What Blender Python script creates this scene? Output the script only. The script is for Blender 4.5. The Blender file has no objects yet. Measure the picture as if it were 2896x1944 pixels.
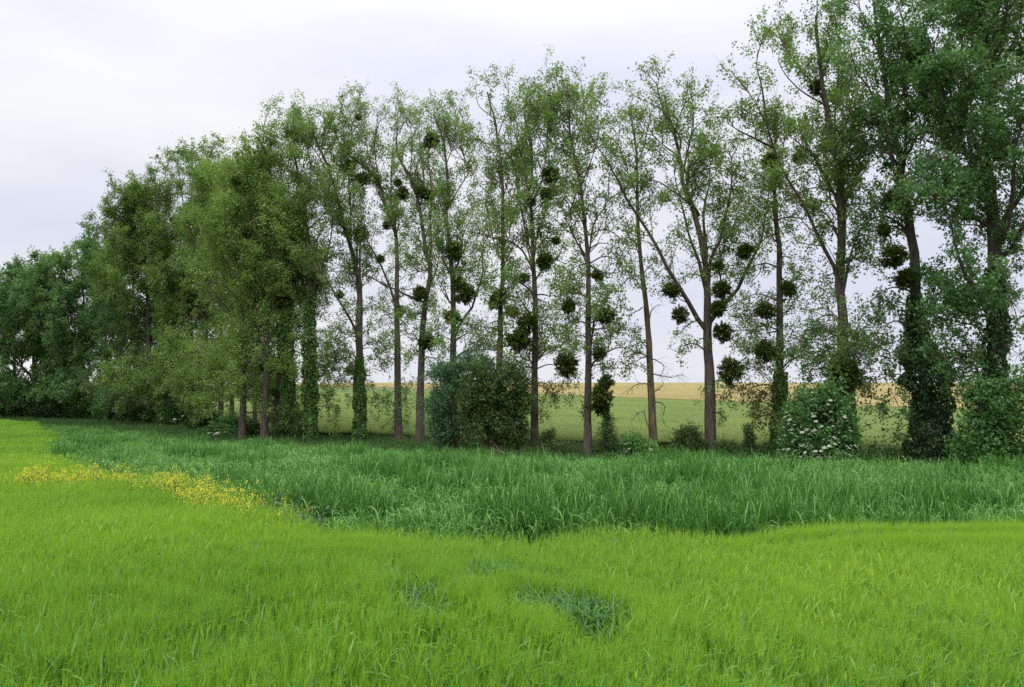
import bpy, math
import numpy as np
from mathutils import Matrix, Vector

rng = np.random.default_rng(11)
SC = bpy.context.scene
COL = SC.collection

# ------------------------------------------------------------------ camera
W, H = 2896.0, 1944.0                 # photograph pixels (used to trace directions)
FPX = 2209.0                          # focal length in those pixels (18 mm on APS-C)
HORIZON = 1085.0
CAMZ = 3.6
PITCH = math.atan((HORIZON - H / 2) / FPX)
cam_d = bpy.data.cameras.new("camera")
cam_d.sensor_width = 36.0
cam_d.lens = 36.0 * FPX / W
cam_d.clip_start = 0.05
cam_d.clip_end = 8000.0
cam = bpy.data.objects.new("camera", cam_d)
COL.objects.link(cam)
cam.location = (0, 0, CAMZ)
cam.rotation_euler = (math.radians(90) + PITCH, 0, 0)
SC.camera = cam

# ------------------------------------------------------------------ sky and sun (overcast)
SUN_EL, SUN_AZ = math.radians(58), math.radians(200)     # azimuth clockwise from +Y: behind the camera, slightly left
world = bpy.data.worlds.new("World")
SC.world = world
world.use_nodes = True
wn, wl = world.node_tree.nodes, world.node_tree.links
wn.clear()
w_out = wn.new("ShaderNodeOutputWorld")
sky = wn.new("ShaderNodeTexSky")
sky.sky_type = 'NISHITA'
sky.sun_disc = False
sky.sun_elevation = SUN_EL
sky.sun_rotation = SUN_AZ
bg_sky = wn.new("ShaderNodeBackground")
bg_sky.inputs["Strength"].default_value = 0.1
wl.new(sky.outputs["Color"], bg_sky.inputs["Color"])
tc = wn.new("ShaderNodeTexCoord")
sep = wn.new("ShaderNodeSeparateXYZ")
wl.new(tc.outputs["Generated"], sep.inputs[0])
mp = wn.new("ShaderNodeMapping")
mp.inputs["Scale"].default_value = (1.3, 1.3, 4.2)
mp.inputs["Rotation"].default_value = (0.0, 0.10, 0.0)
mp.inputs["Location"].default_value = (0.35, 0.0, 0.62)
wl.new(tc.outputs["Generated"], mp.inputs["Vector"])
nz = wn.new("ShaderNodeTexNoise")
nz.inputs["Scale"].default_value = 1.5
nz.inputs["Detail"].default_value = 5.0
nz.inputs["Roughness"].default_value = 0.5
wl.new(mp.outputs[0], nz.inputs["Vector"])
cr = wn.new("ShaderNodeValToRGB")
cr.color_ramp.elements[0].position = 0.36
cr.color_ramp.elements[0].color = (0.775, 0.80, 0.94, 1)
cr.color_ramp.elements[1].position = 0.66
cr.color_ramp.elements[1].color = (0.97, 0.97, 0.99, 1)
wl.new(nz.outputs["Fac"], cr.inputs[0])
# an overcast dome is brighter overhead than at the horizon
sq = wn.new("ShaderNodeMath"); sq.operation = 'POWER'; sq.inputs[1].default_value = 3.0
ab = wn.new("ShaderNodeMath"); ab.operation = 'ABSOLUTE'
wl.new(sep.outputs["Z"], ab.inputs[0]); wl.new(ab.outputs[0], sq.inputs[0])
ma = wn.new("ShaderNodeMath"); ma.operation = 'MULTIPLY_ADD'
ma.inputs[1].default_value = 2.2; ma.inputs[2].default_value = 0.97
wl.new(sq.outputs[0], ma.inputs[0])
bg_cl = wn.new("ShaderNodeBackground")
wl.new(cr.outputs["Color"], bg_cl.inputs["Color"])
wl.new(ma.outputs[0], bg_cl.inputs["Strength"])
mix = wn.new("ShaderNodeMixShader")
mix.inputs[0].default_value = 0.93
wl.new(bg_sky.outputs[0], mix.inputs[1]); wl.new(bg_cl.outputs[0], mix.inputs[2])
wl.new(mix.outputs[0], w_out.inputs["Surface"])

sun_d = bpy.data.lights.new("sun", 'SUN')
sun_d.energy = 1.5
sun_d.angle = math.radians(30)
sun_d.color = (1.0, 0.97, 0.92)
sun = bpy.data.objects.new("sun", sun_d)
COL.objects.link(sun)
sdir = Vector((math.sin(SUN_AZ) * math.cos(SUN_EL), math.cos(SUN_AZ) * math.cos(SUN_EL), math.sin(SUN_EL)))
sun.rotation_euler = sdir.to_track_quat('Z', 'Y').to_euler()
sun.location = (0, -20, 40)

SC.view_settings.view_transform = 'Standard'
SC.view_settings.look = 'None'
SC.view_settings.exposure = 0.0
SC.view_settings.gamma = 1.0
SC.view_settings.use_curve_mapping = False
SC.cycles.use_denoising = False
SC.cycles.max_bounces = 6
SC.cycles.diffuse_bounces = 3
SC.cycles.glossy_bounces = 2
SC.cycles.transmission_bounces = 4

# ------------------------------------------------------------------ terrain and pixel helpers
def sstep(a, b, x):
    t = np.clip((np.asarray(x, float) - a) / (b - a), 0, 1)
    return t * t * (3 - 2 * t)

def ground(x, y):
    x = np.asarray(x, float); y = np.asarray(y, float)
    yy = np.maximum(y, -40)
    z = 0.033 * 4.0 * np.log1p(np.exp(np.clip((39.4 - yy) / 4.0, -30, 30)))
    z = z + 3.0 * sstep(52, 300, y) - 0.004 * np.maximum(y - 300, 0)
    z = z + 0.05 * np.sin(x * 0.23 + 1) * np.sin(y * 0.19) * sstep(12, 40, y) * (1 - sstep(60, 120, y))
    return z

CP, SP = math.cos(PITCH), math.sin(PITCH)
def ray(px, py):
    u = (np.asarray(px, float) - W / 2) / FPX
    v = (H / 2 - np.asarray(py, float)) / FPX
    return np.stack([u + 0 * v, CP - SP * v + 0 * u, SP + CP * v + 0 * u], -1)

def at(px, py, Y):
    d = ray(px, py)
    k = np.asarray(Y, float) / d[..., 1]
    p = d * k[..., None]
    p[..., 2] += CAMZ
    return p

def on_ground(px, py, h=0.0):
    d = ray(px, py)
    Y = 20.0
    for _ in range(60):
        k = Y / d[1]
        zt = ground(d[0] * k, Y) + h
        Yn = (zt - CAMZ) / d[2] * d[1]
        Y = 0.5 * Y + 0.5 * min(max(Yn, 1.0), 600.0)
    k = Y / d[1]
    return np.array([d[0] * k, Y, ground(d[0] * k, Y)])

def inside(px, py, poly):
    poly = np.asarray(poly); n = len(poly)
    r = np.zeros(len(px), bool)
    j = n - 1
    for i in range(n):
        xi, yi = poly[i]; xj, yj = poly[j]
        c = ((yi > py) != (yj > py)) & (px < (xj - xi) * (py - yi) / (yj - yi + 1e-12) + xi)
        r ^= c
        j = i
    return r

def vnoise(x, y, s, seed=0):
    """cheap smooth value noise 0..1"""
    r = np.random.default_rng(seed)
    tab = r.random((64, 64))
    fx, fy = np.asarray(x) / s + 1000, np.asarray(y) / s + 1000
    ix, iy = np.floor(fx).astype(int), np.floor(fy).astype(int)
    tx, ty = fx - ix, fy - iy
    tx = tx * tx * (3 - 2 * tx); ty = ty * ty * (3 - 2 * ty)
    g = lambda a, b: tab[a % 64, b % 64]
    return (g(ix, iy) * (1 - tx) + g(ix + 1, iy) * tx) * (1 - ty) + (g(ix, iy + 1) * (1 - tx) + g(ix + 1, iy + 1) * tx) * ty

# ------------------------------------------------------------------ materials
def new_mat(name):
    m = bpy.data.materials.new(name)
    m.use_nodes = True
    m.node_tree.nodes.clear()
    return m, m.node_tree.nodes, m.node_tree.links

def ramp(n, stops):
    c = n.new("ShaderNodeValToRGB")
    e = c.color_ramp.elements
    while len(e) < len(stops):
        e.new(0.5)
    for k, (p, col) in enumerate(stops):
        e[k].position = p
        e[k].color = (*col, 1)
    return c

def leaf_mat(name, stops, trans=0.3, gloss=0.06, rough=0.45, inst=0.0, warm=(1.25, 1.2, 0.6)):
    """thin leaf: diffuse + translucent + weak sheen; colour follows the 'tint' attribute"""
    m, n, l = new_mat(name)
    a = n.new("ShaderNodeAttribute"); a.attribute_name = "tint"
    c = ramp(n, stops)
    fac = a.outputs["Fac"]
    if inst:
        b = n.new("ShaderNodeAttribute"); b.attribute_name = "itint"; b.attribute_type = 'INSTANCER'
        q = n.new("ShaderNodeMath"); q.operation = 'MULTIPLY_ADD'
        q.inputs[1].default_value = inst
        l.new(b.outputs["Fac"], q.inputs[0]); l.new(fac, q.inputs[2])
        fac = q.outputs[0]
    l.new(fac, c.inputs[0])
    d = n.new("ShaderNodeBsdfDiffuse"); l.new(c.outputs[0], d.inputs["Color"])
    t = n.new("ShaderNodeBsdfTranslucent")
    mm = n.new("ShaderNodeMix"); mm.data_type = 'RGBA'; mm.blend_type = 'MULTIPLY'
    mm.inputs["Factor"].default_value = 1.0
    l.new(c.outputs[0], mm.inputs["A"]); mm.inputs["B"].default_value = (*warm, 1)
    l.new(mm.outputs["Result"], t.inputs["Color"])
    s = n.new("ShaderNodeMixShader"); s.inputs[0].default_value = trans
    l.new(d.outputs[0], s.inputs[1]); l.new(t.outputs[0], s.inputs[2])
    o = n.new("ShaderNodeOutputMaterial")
    if gloss > 0:
        g = n.new("ShaderNodeBsdfGlossy"); g.inputs["Roughness"].default_value = rough
        s2 = n.new("ShaderNodeMixShader"); s2.inputs[0].default_value = gloss
        l.new(s.outputs[0], s2.inputs[1]); l.new(g.outputs[0], s2.inputs[2])
        l.new(s2.outputs[0], o.inputs["Surface"])
    else:
        l.new(s.outputs[0], o.inputs["Surface"])
    return m

def noise_mat(name, stops, scale=(1, 1, 1), nscale=4.0, detail=6.0, rough=0.9, bump=0.0, bscale=30.0, space="Object", spec=0.2):
    m, n, l = new_mat(name)
    tcn = n.new("ShaderNodeTexCoord")
    mpn = n.new("ShaderNodeMapping"); mpn.inputs["Scale"].default_value = scale
    l.new(tcn.outputs[space], mpn.inputs["Vector"])
    z = n.new("ShaderNodeTexNoise"); z.inputs["Scale"].default_value = nscale; z.inputs["Detail"].default_value = detail
    l.new(mpn.outputs[0], z.inputs["Vector"])
    c = ramp(n, stops); l.new(z.outputs["Fac"], c.inputs[0])
    p = n.new("ShaderNodeBsdfPrincipled")
    p.inputs["Roughness"].default_value = rough
    p.inputs["Specular IOR Level"].default_value = spec
    l.new(c.outputs[0], p.inputs["Base Color"])
    if bump:
        z2 = n.new("ShaderNodeTexNoise"); z2.inputs["Scale"].default_value = bscale; z2.inputs["Detail"].default_value = 4
        l.new(mpn.outputs[0], z2.inputs["Vector"])
        b = n.new("ShaderNodeBump"); b.inputs["Strength"].default_value = bump; b.inputs["Distance"].default_value = 0.05
        l.new(z2.outputs["Fac"], b.inputs["Height"]); l.new(b.outputs[0], p.inputs["Normal"])
    o = n.new("ShaderNodeOutputMaterial"); l.new(p.outputs[0], o.inputs["Surface"])
    return m

M = {}
M["soil"] = noise_mat("soil", [(0.3, (0.05, 0.035, 0.022)), (0.5, (0.06, 0.055, 0.025)), (0.7, (0.05, 0.075, 0.02))], nscale=0.6, bump=0.6, bscale=9)
M["bark"] = noise_mat("bark", [(0.25, (0.050, 0.040, 0.032)), (0.5, (0.105, 0.085, 0.068)), (0.75, (0.17, 0.145, 0.12))],
                      scale=(4, 4, 0.7), nscale=3.0, bump=0.9, bscale=9)
M["bark_lichen"] = noise_mat("bark_lichen", [(0.3, (0.06, 0.05, 0.04)), (0.48, (0.12, 0.10, 0.075)), (0.62, (0.20, 0.155, 0.06)), (0.75, (0.20, 0.18, 0.14))],
                             scale=(3, 3, 0.5), nscale=2.2, bump=0.9, bscale=9)
M["dead_wood"] = noise_mat("dead_wood", [(0.3, (0.10, 0.08, 0.06)), (0.7, (0.24, 0.20, 0.16))], scale=(3, 3, 1), nscale=3, bump=0.5, bscale=12)
M["branch"] = noise_mat("branch_bark", [(0.3, (0.09, 0.073, 0.052)), (0.55, (0.18, 0.14, 0.09)), (0.75, (0.27, 0.22, 0.15))], nscale=0.8)
M["poplar"] = leaf_mat("poplar_leaf", [(0, (0.064, 0.124, 0.032)), (0.45, (0.143, 0.256, 0.064)), (0.8, (0.226, 0.362, 0.098)), (1, (0.323, 0.449, 0.153))], trans=0.45, gloss=0.03)
M["poplar_blue"] = leaf_mat("poplar_leaf_bluish", [(0, (0.044, 0.112, 0.035)), (0.45, (0.101, 0.224, 0.069)), (0.8, (0.169, 0.326, 0.113)), (1, (0.255, 0.413, 0.183))], trans=0.42, gloss=0.035)
M["poplar_warm"] = leaf_mat("poplar_leaf_warm", [(0, (0.076, 0.142, 0.035)), (0.45, (0.174, 0.298, 0.069)), (0.8, (0.271, 0.423, 0.108)), (1, (0.370, 0.516, 0.167))], trans=0.45, gloss=0.03)
M["brown_leaf"] = leaf_mat("bronze_young_leaf", [(0.0, (0.065, 0.075, 0.014)), (0.5, (0.135, 0.150, 0.028)), (1.0, (0.20, 0.22, 0.05))], trans=0.42)
M["ivy"] = leaf_mat("ivy_leaf", [(0, (0.037, 0.095, 0.018)), (0.5, (0.094, 0.208, 0.036)), (1, (0.193, 0.338, 0.068))], trans=0.25, gloss=0.04, rough=0.35)
M["ivy_dark"] = leaf_mat("ivy_dark_leaf", [(0.0, (0.018, 0.046, 0.012)), (0.5, (0.040, 0.098, 0.024)), (1.0, (0.085, 0.165, 0.045))], trans=0.22, gloss=0.04, rough=0.35)
M["mistletoe"] = leaf_mat("mistletoe_leaf", [(0, (0.030, 0.054, 0.007)), (0.5, (0.062, 0.105, 0.013)), (1, (0.116, 0.159, 0.026))], trans=0.3, gloss=0.03)
M["elder"] = leaf_mat("elder_leaf", [(0, (0.031, 0.091, 0.020)), (0.5, (0.078, 0.196, 0.045)), (1, (0.164, 0.329, 0.083))], trans=0.35, gloss=0.035)
M["willow"] = leaf_mat("willow_leaf", [(0.0, (0.034, 0.090, 0.040)), (0.5, (0.080, 0.185, 0.082)), (1.0, (0.15, 0.27, 0.135))], trans=0.38, gloss=0.035)
M["shrub"] = leaf_mat("shrub_leaf", [(0, (0.028, 0.064, 0.016)), (0.5, (0.070, 0.141, 0.034)), (1, (0.135, 0.225, 0.063))], trans=0.38, gloss=0.035)
M["flower_white"] = leaf_mat("elder_flower", [(0.0, (0.50, 0.50, 0.36)), (1.0, (0.82, 0.82, 0.70))], trans=0.2, gloss=0.0, warm=(1, 1, 1))
M["barley"] = leaf_mat("barley_plant", [(0, (0.038, 0.127, 0.017)), (0.18, (0.074, 0.216, 0.028)), (0.35, (0.133, 0.329, 0.036)), (0.6, (0.265, 0.508, 0.033)), (0.85, (0.402, 0.614, 0.050)), (1, (0.529, 0.698, 0.065))], trans=0.38, gloss=0.045, inst=0.10, warm=(1.05, 1.05, 0.7))
M["miscanthus"] = leaf_mat("miscanthus_blade", [(0, (0.018, 0.069, 0.010)), (0.4, (0.064, 0.203, 0.028)), (0.75, (0.132, 0.330, 0.060)), (1, (0.286, 0.494, 0.143))], trans=0.3, gloss=0.028, rough=0.32, inst=0.22, warm=(1.05, 1.05, 0.7))
M["undergrass"] = leaf_mat("verge_grass", [(0.0, (0.030, 0.080, 0.018)), (0.5, (0.065, 0.155, 0.036)), (0.85, (0.10, 0.20, 0.045)), (1.0, (0.20, 0.21, 0.08))], trans=0.25, gloss=0.03, inst=0.3)
M["wheat"] = leaf_mat("wheat_blade", [(0, (0.171, 0.268, 0.091)), (0.5, (0.342, 0.451, 0.165)), (1, (0.512, 0.586, 0.256))], trans=0.25, inst=0.35, gloss=0.03)
M["ripe"] = leaf_mat("ripening_barley", [(0, (0.439, 0.377, 0.175)), (0.5, (0.619, 0.540, 0.268)), (1, (0.761, 0.682, 0.384))], trans=0.2, inst=0.35, gloss=0.03, warm=(1, 1, 1))
M["wheat_sheet_shaded"] = noise_mat("wheat_canopy_shaded", [(0.35, (0.08, 0.125, 0.04)), (0.5, (0.11, 0.165, 0.055)), (0.65, (0.15, 0.21, 0.07))], nscale=0.8, detail=10, bump=0.5, bscale=8)  # darker than the blades: shade inside the crop put into the colour
M["ripe_sheet"] = noise_mat("ripe_canopy", [(0.3, (0.30, 0.235, 0.085)), (0.5, (0.38, 0.31, 0.115)), (0.7, (0.46, 0.38, 0.15))], nscale=0.12, detail=12, bump=0.4, bscale=6)
M["mustard_green"] = leaf_mat("mustard_green", [(0.0, (0.04, 0.11, 0.03)), (0.5, (0.08, 0.20, 0.06)), (1.0, (0.17, 0.30, 0.11))], trans=0.25, inst=0.2)
M["mustard_flower"] = leaf_mat("mustard_flower", [(0.0, (0.64, 0.61, 0.03)), (1.0, (0.82, 0.81, 0.10))], trans=0.3, gloss=0.02, inst=0.2, warm=(1, 1, 1))
M["grey_weed"] = leaf_mat("grey_weed", [(0.0, (0.05, 0.10, 0.05)), (0.6, (0.13, 0.20, 0.12)), (1.0, (0.26, 0.32, 0.23))], trans=0.2)

# ------------------------------------------------------------------ mesh helpers
TRIS = {}
class Geo:
    """collects vertices, quads, triangles and a per-vertex tint"""
    def __init__(self):
        self.v, self.q, self.t, self.c, self.n = [], [], [], [], 0
        self.qm, self.tm = [], []
    def add(self, v, q=None, t=None, c=None, m=0):
        v = np.asarray(v, float).reshape(-1, 3)
        if len(v) == 0: return
        if q is not None and len(q):
            self.q.append(np.asarray(q, int).reshape(-1, 4) + self.n); self.qm.append(np.full(len(self.q[-1]), m))
        if t is not None and len(t):
            self.t.append(np.asarray(t, int).reshape(-1, 3) + self.n); self.tm.append(np.full(len(self.t[-1]), m))
        self.v.append(v)
        self.c.append(np.broadcast_to(np.asarray(0.5 if c is None else c, float), (len(v),)).copy())
        self.n += len(v)
    def mesh(self, name, mats, smooth=False, origin=None):
        me = bpy.data.meshes.new(name)
        if isinstance(mats, str): mats = [mats]
        for m in mats: me.materials.append(M[m])
        if not self.v: return me
        v = np.concatenate(self.v)
        if origin is not None: v = v - np.asarray(origin)
        q = np.concatenate(self.q) if self.q else np.zeros((0, 4), int)
        t = np.concatenate(self.t) if self.t else np.zeros((0, 3), int)
        TRIS[name] = TRIS.get(name, 0) + 2 * len(q) + len(t)
        mi = np.concatenate([*(self.qm or [np.zeros(0, int)]), *(self.tm or [np.zeros(0, int)])]).astype(np.int32)
        loops = np.concatenate([q.ravel(), t.ravel()]).astype(np.int32)
        starts = np.concatenate([np.arange(len(q)) * 4, len(q) * 4 + np.arange(len(t)) * 3]).astype(np.int32)
        me.vertices.add(len(v)); me.vertices.foreach_set("co", v.astype(np.float32).ravel())
        me.loops.add(len(loops)); me.loops.foreach_set("vertex_index", loops)
        me.polygons.add(len(starts)); me.polygons.foreach_set("loop_start", starts)
        if len(mats) > 1: me.polygons.foreach_set("material_index", mi)
        a = me.attributes.new("tint", 'FLOAT', 'POINT')
        a.data.foreach_set("value", np.concatenate(self.c).astype(np.float32))
        me.update(calc_edges=True)
        me.polygons.foreach_set("use_smooth", np.full(len(starts), bool(smooth)))
        return me

def tubes(g, P, R, S, c=None, m=0, cap=False):
    """P (B,K,3) polylines, R (B,K) radii, S sides"""
    P = np.asarray(P, float); R = np.asarray(R, float)
    B, K, _ = P.shape
    if B == 0: return
    T = np.gradient(P, axis=1)
    T /= np.linalg.norm(T, axis=2, keepdims=True) + 1e-9
    mean = T.mean(1)
    ref = np.where(np.abs(mean[:, 2:3]) > 0.75, np.array([[1.0, 0.13, 0]]), np.array([[0.1, 0, 1.0]]))[:, None, :]
    N = np.cross(T, np.broadcast_to(ref, T.shape)); N /= np.linalg.norm(N, axis=2, keepdims=True) + 1e-9
    Bn = np.cross(T, N)
    a = np.arange(S) / S * 2 * np.pi
    V = P[:, :, None, :] + R[:, :, None, None] * (np.cos(a)[None, None, :, None] * N[:, :, None, :] + np.sin(a)[None, None, :, None] * Bn[:, :, None, :])
    i = np.arange(B)[:, None, None] * K * S; k = np.arange(K - 1)[None, :, None] * S; s = np.arange(S)[None, None, :]
    s2 = (s + 1) % S
    q = np.stack(np.broadcast_arrays(i + k + s, i + k + s2, i + k + S + s2, i + k + S + s), -1)
    g.add(V.reshape(-1, 3), q=q.reshape(-1, 4), c=c, m=m)

def spline(pts, K):
    """Catmull-Rom resample to K points"""
    p = np.asarray(pts, float)
    if len(p) == 2: p = np.stack([p[0], (p[0] + p[1]) / 2, p[1]])
    e = np.concatenate([[2 * p[0] - p[1]], p, [2 * p[-1] - p[-2]]])
    d = np.concatenate([[0], np.cumsum(np.linalg.norm(np.diff(p, axis=0), axis=1))])
    s = np.linspace(0, d[-1], K)
    j = np.clip(np.searchsorted(d, s, side='right') - 1, 0, len(p) - 2)
    t = ((s - d[j]) / (d[j + 1] - d[j] + 1e-9))[:, None]
    a, b, c, f = e[j], e[j + 1], e[j + 2], e[j + 3]
    return 0.5 * ((2 * b) + (-a + c) * t + (2 * a - 5 * b + 4 * c - f) * t ** 2 + (-a + 3 * b - 3 * c + f) * t ** 3)

def unit(v):
    return v / (np.linalg.norm(v, axis=-1, keepdims=True) + 1e-9)

def rdir(r, n):
    return unit(r.normal(size=(n, 3)))

def leaves(g, P, size, r, up=0.45, aspect=0.85, c=None, m=0, axis=None, axis_w=0.0):
    """small pointed leaves centred at P"""
    n = len(P)
    if n == 0: return
    d = rdir(r, n)
    d[:, 2] -= 0.25
    if axis is not None: d = d * (1 - axis_w) + axis * axis_w
    d = unit(d)
    nr = rdir(r, n) + np.array([0, 0, up * 2]) * (r.random((n, 1)) < 0.8)
    s = unit(np.cross(d, nr)); nn = np.cross(s, d)
    L = (size * (0.7 + 0.6 * r.random(n)))[:, None]
    w = L * aspect * 0.5
    V = np.stack([P - d * L * 0.5 + s * w, P + d * L * 0.5 + nn * L * 0.1, P - d * L * 0.42 - s * w], 1).reshape(-1, 3)
    q = np.arange(n * 3).reshape(n, 3)
    if c is None: c = r.random(n)
    g.add(V, t=q, c=np.repeat(np.broadcast_to(c, (n,)), 3), m=m)

def ribbons(g, P, Wd, side, c=None, m=0):
    """P (B,K,3) centre lines, Wd (B,K) half widths, side (B,3)"""
    B, K, _ = P.shape
    o = side[:, None, :] * Wd[:, :, None]
    V = np.stack([P - o, P + o], 2)            # B,K,2,3
    i = np.arange(B)[:, None] * K * 2; k = np.arange(K - 1)[None, :] * 2
    q = np.stack([i + k, i + k + 1, i + k + 3, i + k + 2], -1)
    if c is not None and np.ndim(c) == 2: c = np.repeat(c.ravel(), 2)
    elif c is not None and np.ndim(c) == 1: c = np.repeat(c, K * 2)
    g.add(V.reshape(-1, 3), q=q.reshape(-1, 4), c=c, m=m)

# ------------------------------------------------------------------ object helpers
def link(name, me, parent=None, loc=None):
    o = bpy.data.objects.new(name, me)
    COL.objects.link(o)
    if parent is not None: o.parent = parent
    if loc is not None: o.location = loc
    return o

def tag(o, label=None, cat=None, group=None, kind=None):
    if label: o["label"] = label
    if cat: o["category"] = cat
    if group: o["group"] = group
    if kind: o["kind"] = kind
    return o

def thing(name, label, cat, loc, group=None):
    o = bpy.data.objects.new(name, None)
    o.empty_display_size = 0.3
    COL.objects.link(o)
    o.location = loc
    return tag(o, label, cat, group)

def scatter(name, label, cat, pts, rot, scl, idx, itint, variants):
    """one object whose points carry instances of the given (unlinked) source meshes"""
    me = bpy.data.meshes.new(name)
    me.vertices.add(len(pts)); me.vertices.foreach_set("co", np.asarray(pts, np.float32).ravel())
    for an, ty, val, key in (("rot", 'FLOAT_VECTOR', rot, "vector"), ("scl", 'FLOAT_VECTOR', scl, "vector"), ("idx", 'INT', idx, "value"), ("itint", 'FLOAT', itint, "value")):
        a = me.attributes.new(an, ty, 'POINT')
        a.data.foreach_set(key, np.asarray(val, np.int32 if ty == 'INT' else np.float32).ravel())
    o = link(name, me)
    ng = bpy.data.node_groups.new(name + "_scatter", 'GeometryNodeTree')
    ng.interface.new_socket("Geometry", in_out='INPUT', socket_type='NodeSocketGeometry')
    ng.interface.new_socket("Geometry", in_out='OUTPUT', socket_type='NodeSocketGeometry')
    n, l = ng.nodes, ng.links
    gi, go = n.new("NodeGroupInput"), n.new("NodeGroupOutput")
    join = n.new("GeometryNodeJoinGeometry")
    def named(an, ty):
        a = n.new("GeometryNodeInputNamedAttribute"); a.data_type = ty
        a.inputs["Name"].default_value = an
        return a.outputs["Attribute"]
    ri, rr, rs = named("idx", 'INT'), named("rot", 'FLOAT_VECTOR'), named("scl", 'FLOAT_VECTOR')
    e2r = n.new("FunctionNodeEulerToRotation"); l.new(rr, e2r.inputs[0])
    for k, me_v in enumerate(variants):
        src = bpy.data.objects.new(name + "_source", me_v)
        oi = n.new("GeometryNodeObjectInfo"); oi.inputs["Object"].default_value = src
        oi.inputs["As Instance"].default_value = True
        cmp = n.new("FunctionNodeCompare"); cmp.data_type = 'INT'; cmp.operation = 'EQUAL'
        ins = [s for s in cmp.inputs if s.type == 'INT']
        l.new(ri, ins[0]); ins[1].default_value = k
        ip = n.new("GeometryNodeInstanceOnPoints")
        l.new(gi.outputs[0], ip.inputs["Points"]); l.new(oi.outputs["Geometry"], ip.inputs["Instance"])
        l.new(cmp.outputs["Result"], ip.inputs["Selection"])
        l.new(e2r.outputs[0], ip.inputs["Rotation"]); l.new(rs, ip.inputs["Scale"])
        l.new(ip.outputs[0], join.inputs[0])
    l.new(join.outputs[0], go.inputs[0])
    md = o.modifiers.new("scatter", 'NODES'); md.node_group = ng
    return tag(o, label, cat, kind="stuff")

# ------------------------------------------------------------------ ground sheet
def axis_grid(lo, hi, fine_lo, fine_hi, step, grow=1.22):
    c = list(np.arange(fine_lo, fine_hi + 1e-6, step))
    s = step
    while c[-1] < hi: s *= grow; c.append(c[-1] + s)
    s = step
    while c[0] > lo: s *= grow; c.insert(0, c[0] - s)
    return np.array(c)

gx = axis_grid(-2500, 2500, -60, 60, 1.5); gy = axis_grid(-300, 3500, -4, 110, 1.5)
XX, YY = np.meshgrid(gx, gy)
g = Geo()
nx, ny = len(gx), len(gy)
ii = (np.arange(ny - 1)[:, None] * nx + np.arange(nx - 1)[None, :])
g.add(np.stack([XX, YY, ground(XX, YY)], -1).reshape(-1, 3), q=np.stack([ii, ii + 1, ii + nx + 1, ii + nx], -1).reshape(-1, 4))
tag(link("ground", g.mesh("ground", "soil", smooth=True)), kind="structure")

# row of trees as a line on the ground (X -> Y), read from the trunk bases
ROWX = np.array([-75., -55., -37., -31., -23.5, -17, -9.6, -5.4, 1.1, 7.1, 10, 14, 20, 40])
ROWY = np.array([118., 95., 75., 70., 62., 48.8, 48.5, 46, 41.2, 40.3, 39.5, 36.5, 33.0, 24])
def row_y(x): return np.interp(x, ROWX, ROWY)

# the far crops: s grows away from the camera, across the drill lines
def s_of(x, y): return 0.81 * x + 0.58 * y
S_EDGE = 89.0

LINES_G = [34.5, 44.0, 54.0, 66.0, 78.0]
LINES_Y = [97.0, 113.0, 133.0, 157.0, 185.0]
def crop_sheet(name, mat, h, s_lo, s_hi, lines, gap, t_rng, dt, ds, keep):
    """canopy in bands; the wheelings between them are real gaps down to the soil"""
    cuts = sorted([c for c in lines] + [c + 1.9 for c in lines])
    ed = [s_lo] + [v for c in cuts for v in (c - gap, c + gap)] + [s_hi]
    gg = Geo()
    t = np.arange(t_rng[0], t_rng[1], dt)
    for a, b in zip(ed[0::2], ed[1::2]):
        k = max(2, int((b - a) / ds) + 1)
        sv = np.concatenate([[a], np.linspace(a, b, k), [b]])
        S, T_ = np.meshgrid(sv, t)
        x = (0.81 * S + 0.58 * T_) / 0.9925; y = (0.58 * S - 0.81 * T_) / 0.9925
        z = ground(x, y) + h
        z[:, 0] -= h + 0.02; z[:, -1] -= h + 0.02
        n2, n1 = x.shape
        i2 = (np.arange(n2 - 1)[:, None] * n1 + np.arange(n1 - 1)[None, :])
        ok = keep(x, y)
        okq = ok[:-1, :-1] & ok[1:, :-1] & ok[:-1, 1:] & ok[1:, 1:]
        q = np.stack([i2, i2 + 1, i2 + n1 + 1, i2 + n1], -1)[okq]
        if len(q): gg.add(np.stack([x, y, z], -1).reshape(-1, 3), q=q.reshape(-1, 4))
    return tag(link(name, gg.mesh(name, mat, smooth=False)), kind="structure")
crop_sheet("wheat_field", "wheat_sheet_shaded", 0.55, 0.0, S_EDGE, LINES_G, 0.34, (-190, 90), 1.3, 2.5,
           lambda x, y: (y > row_y(x) + 3.0) & (x > -75) & (x < 110) & (y < 260) & (y > 12))
crop_sheet("ripe_barley_field", "ripe_sheet", 0.70, S_EDGE + 0.9, 330.0, LINES_Y, 0.4, (-320, 200), 3.0, 5.0,
           lambda x, y: (y < 330) & (y > 12) & (x > -200) & (x < 320))

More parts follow.
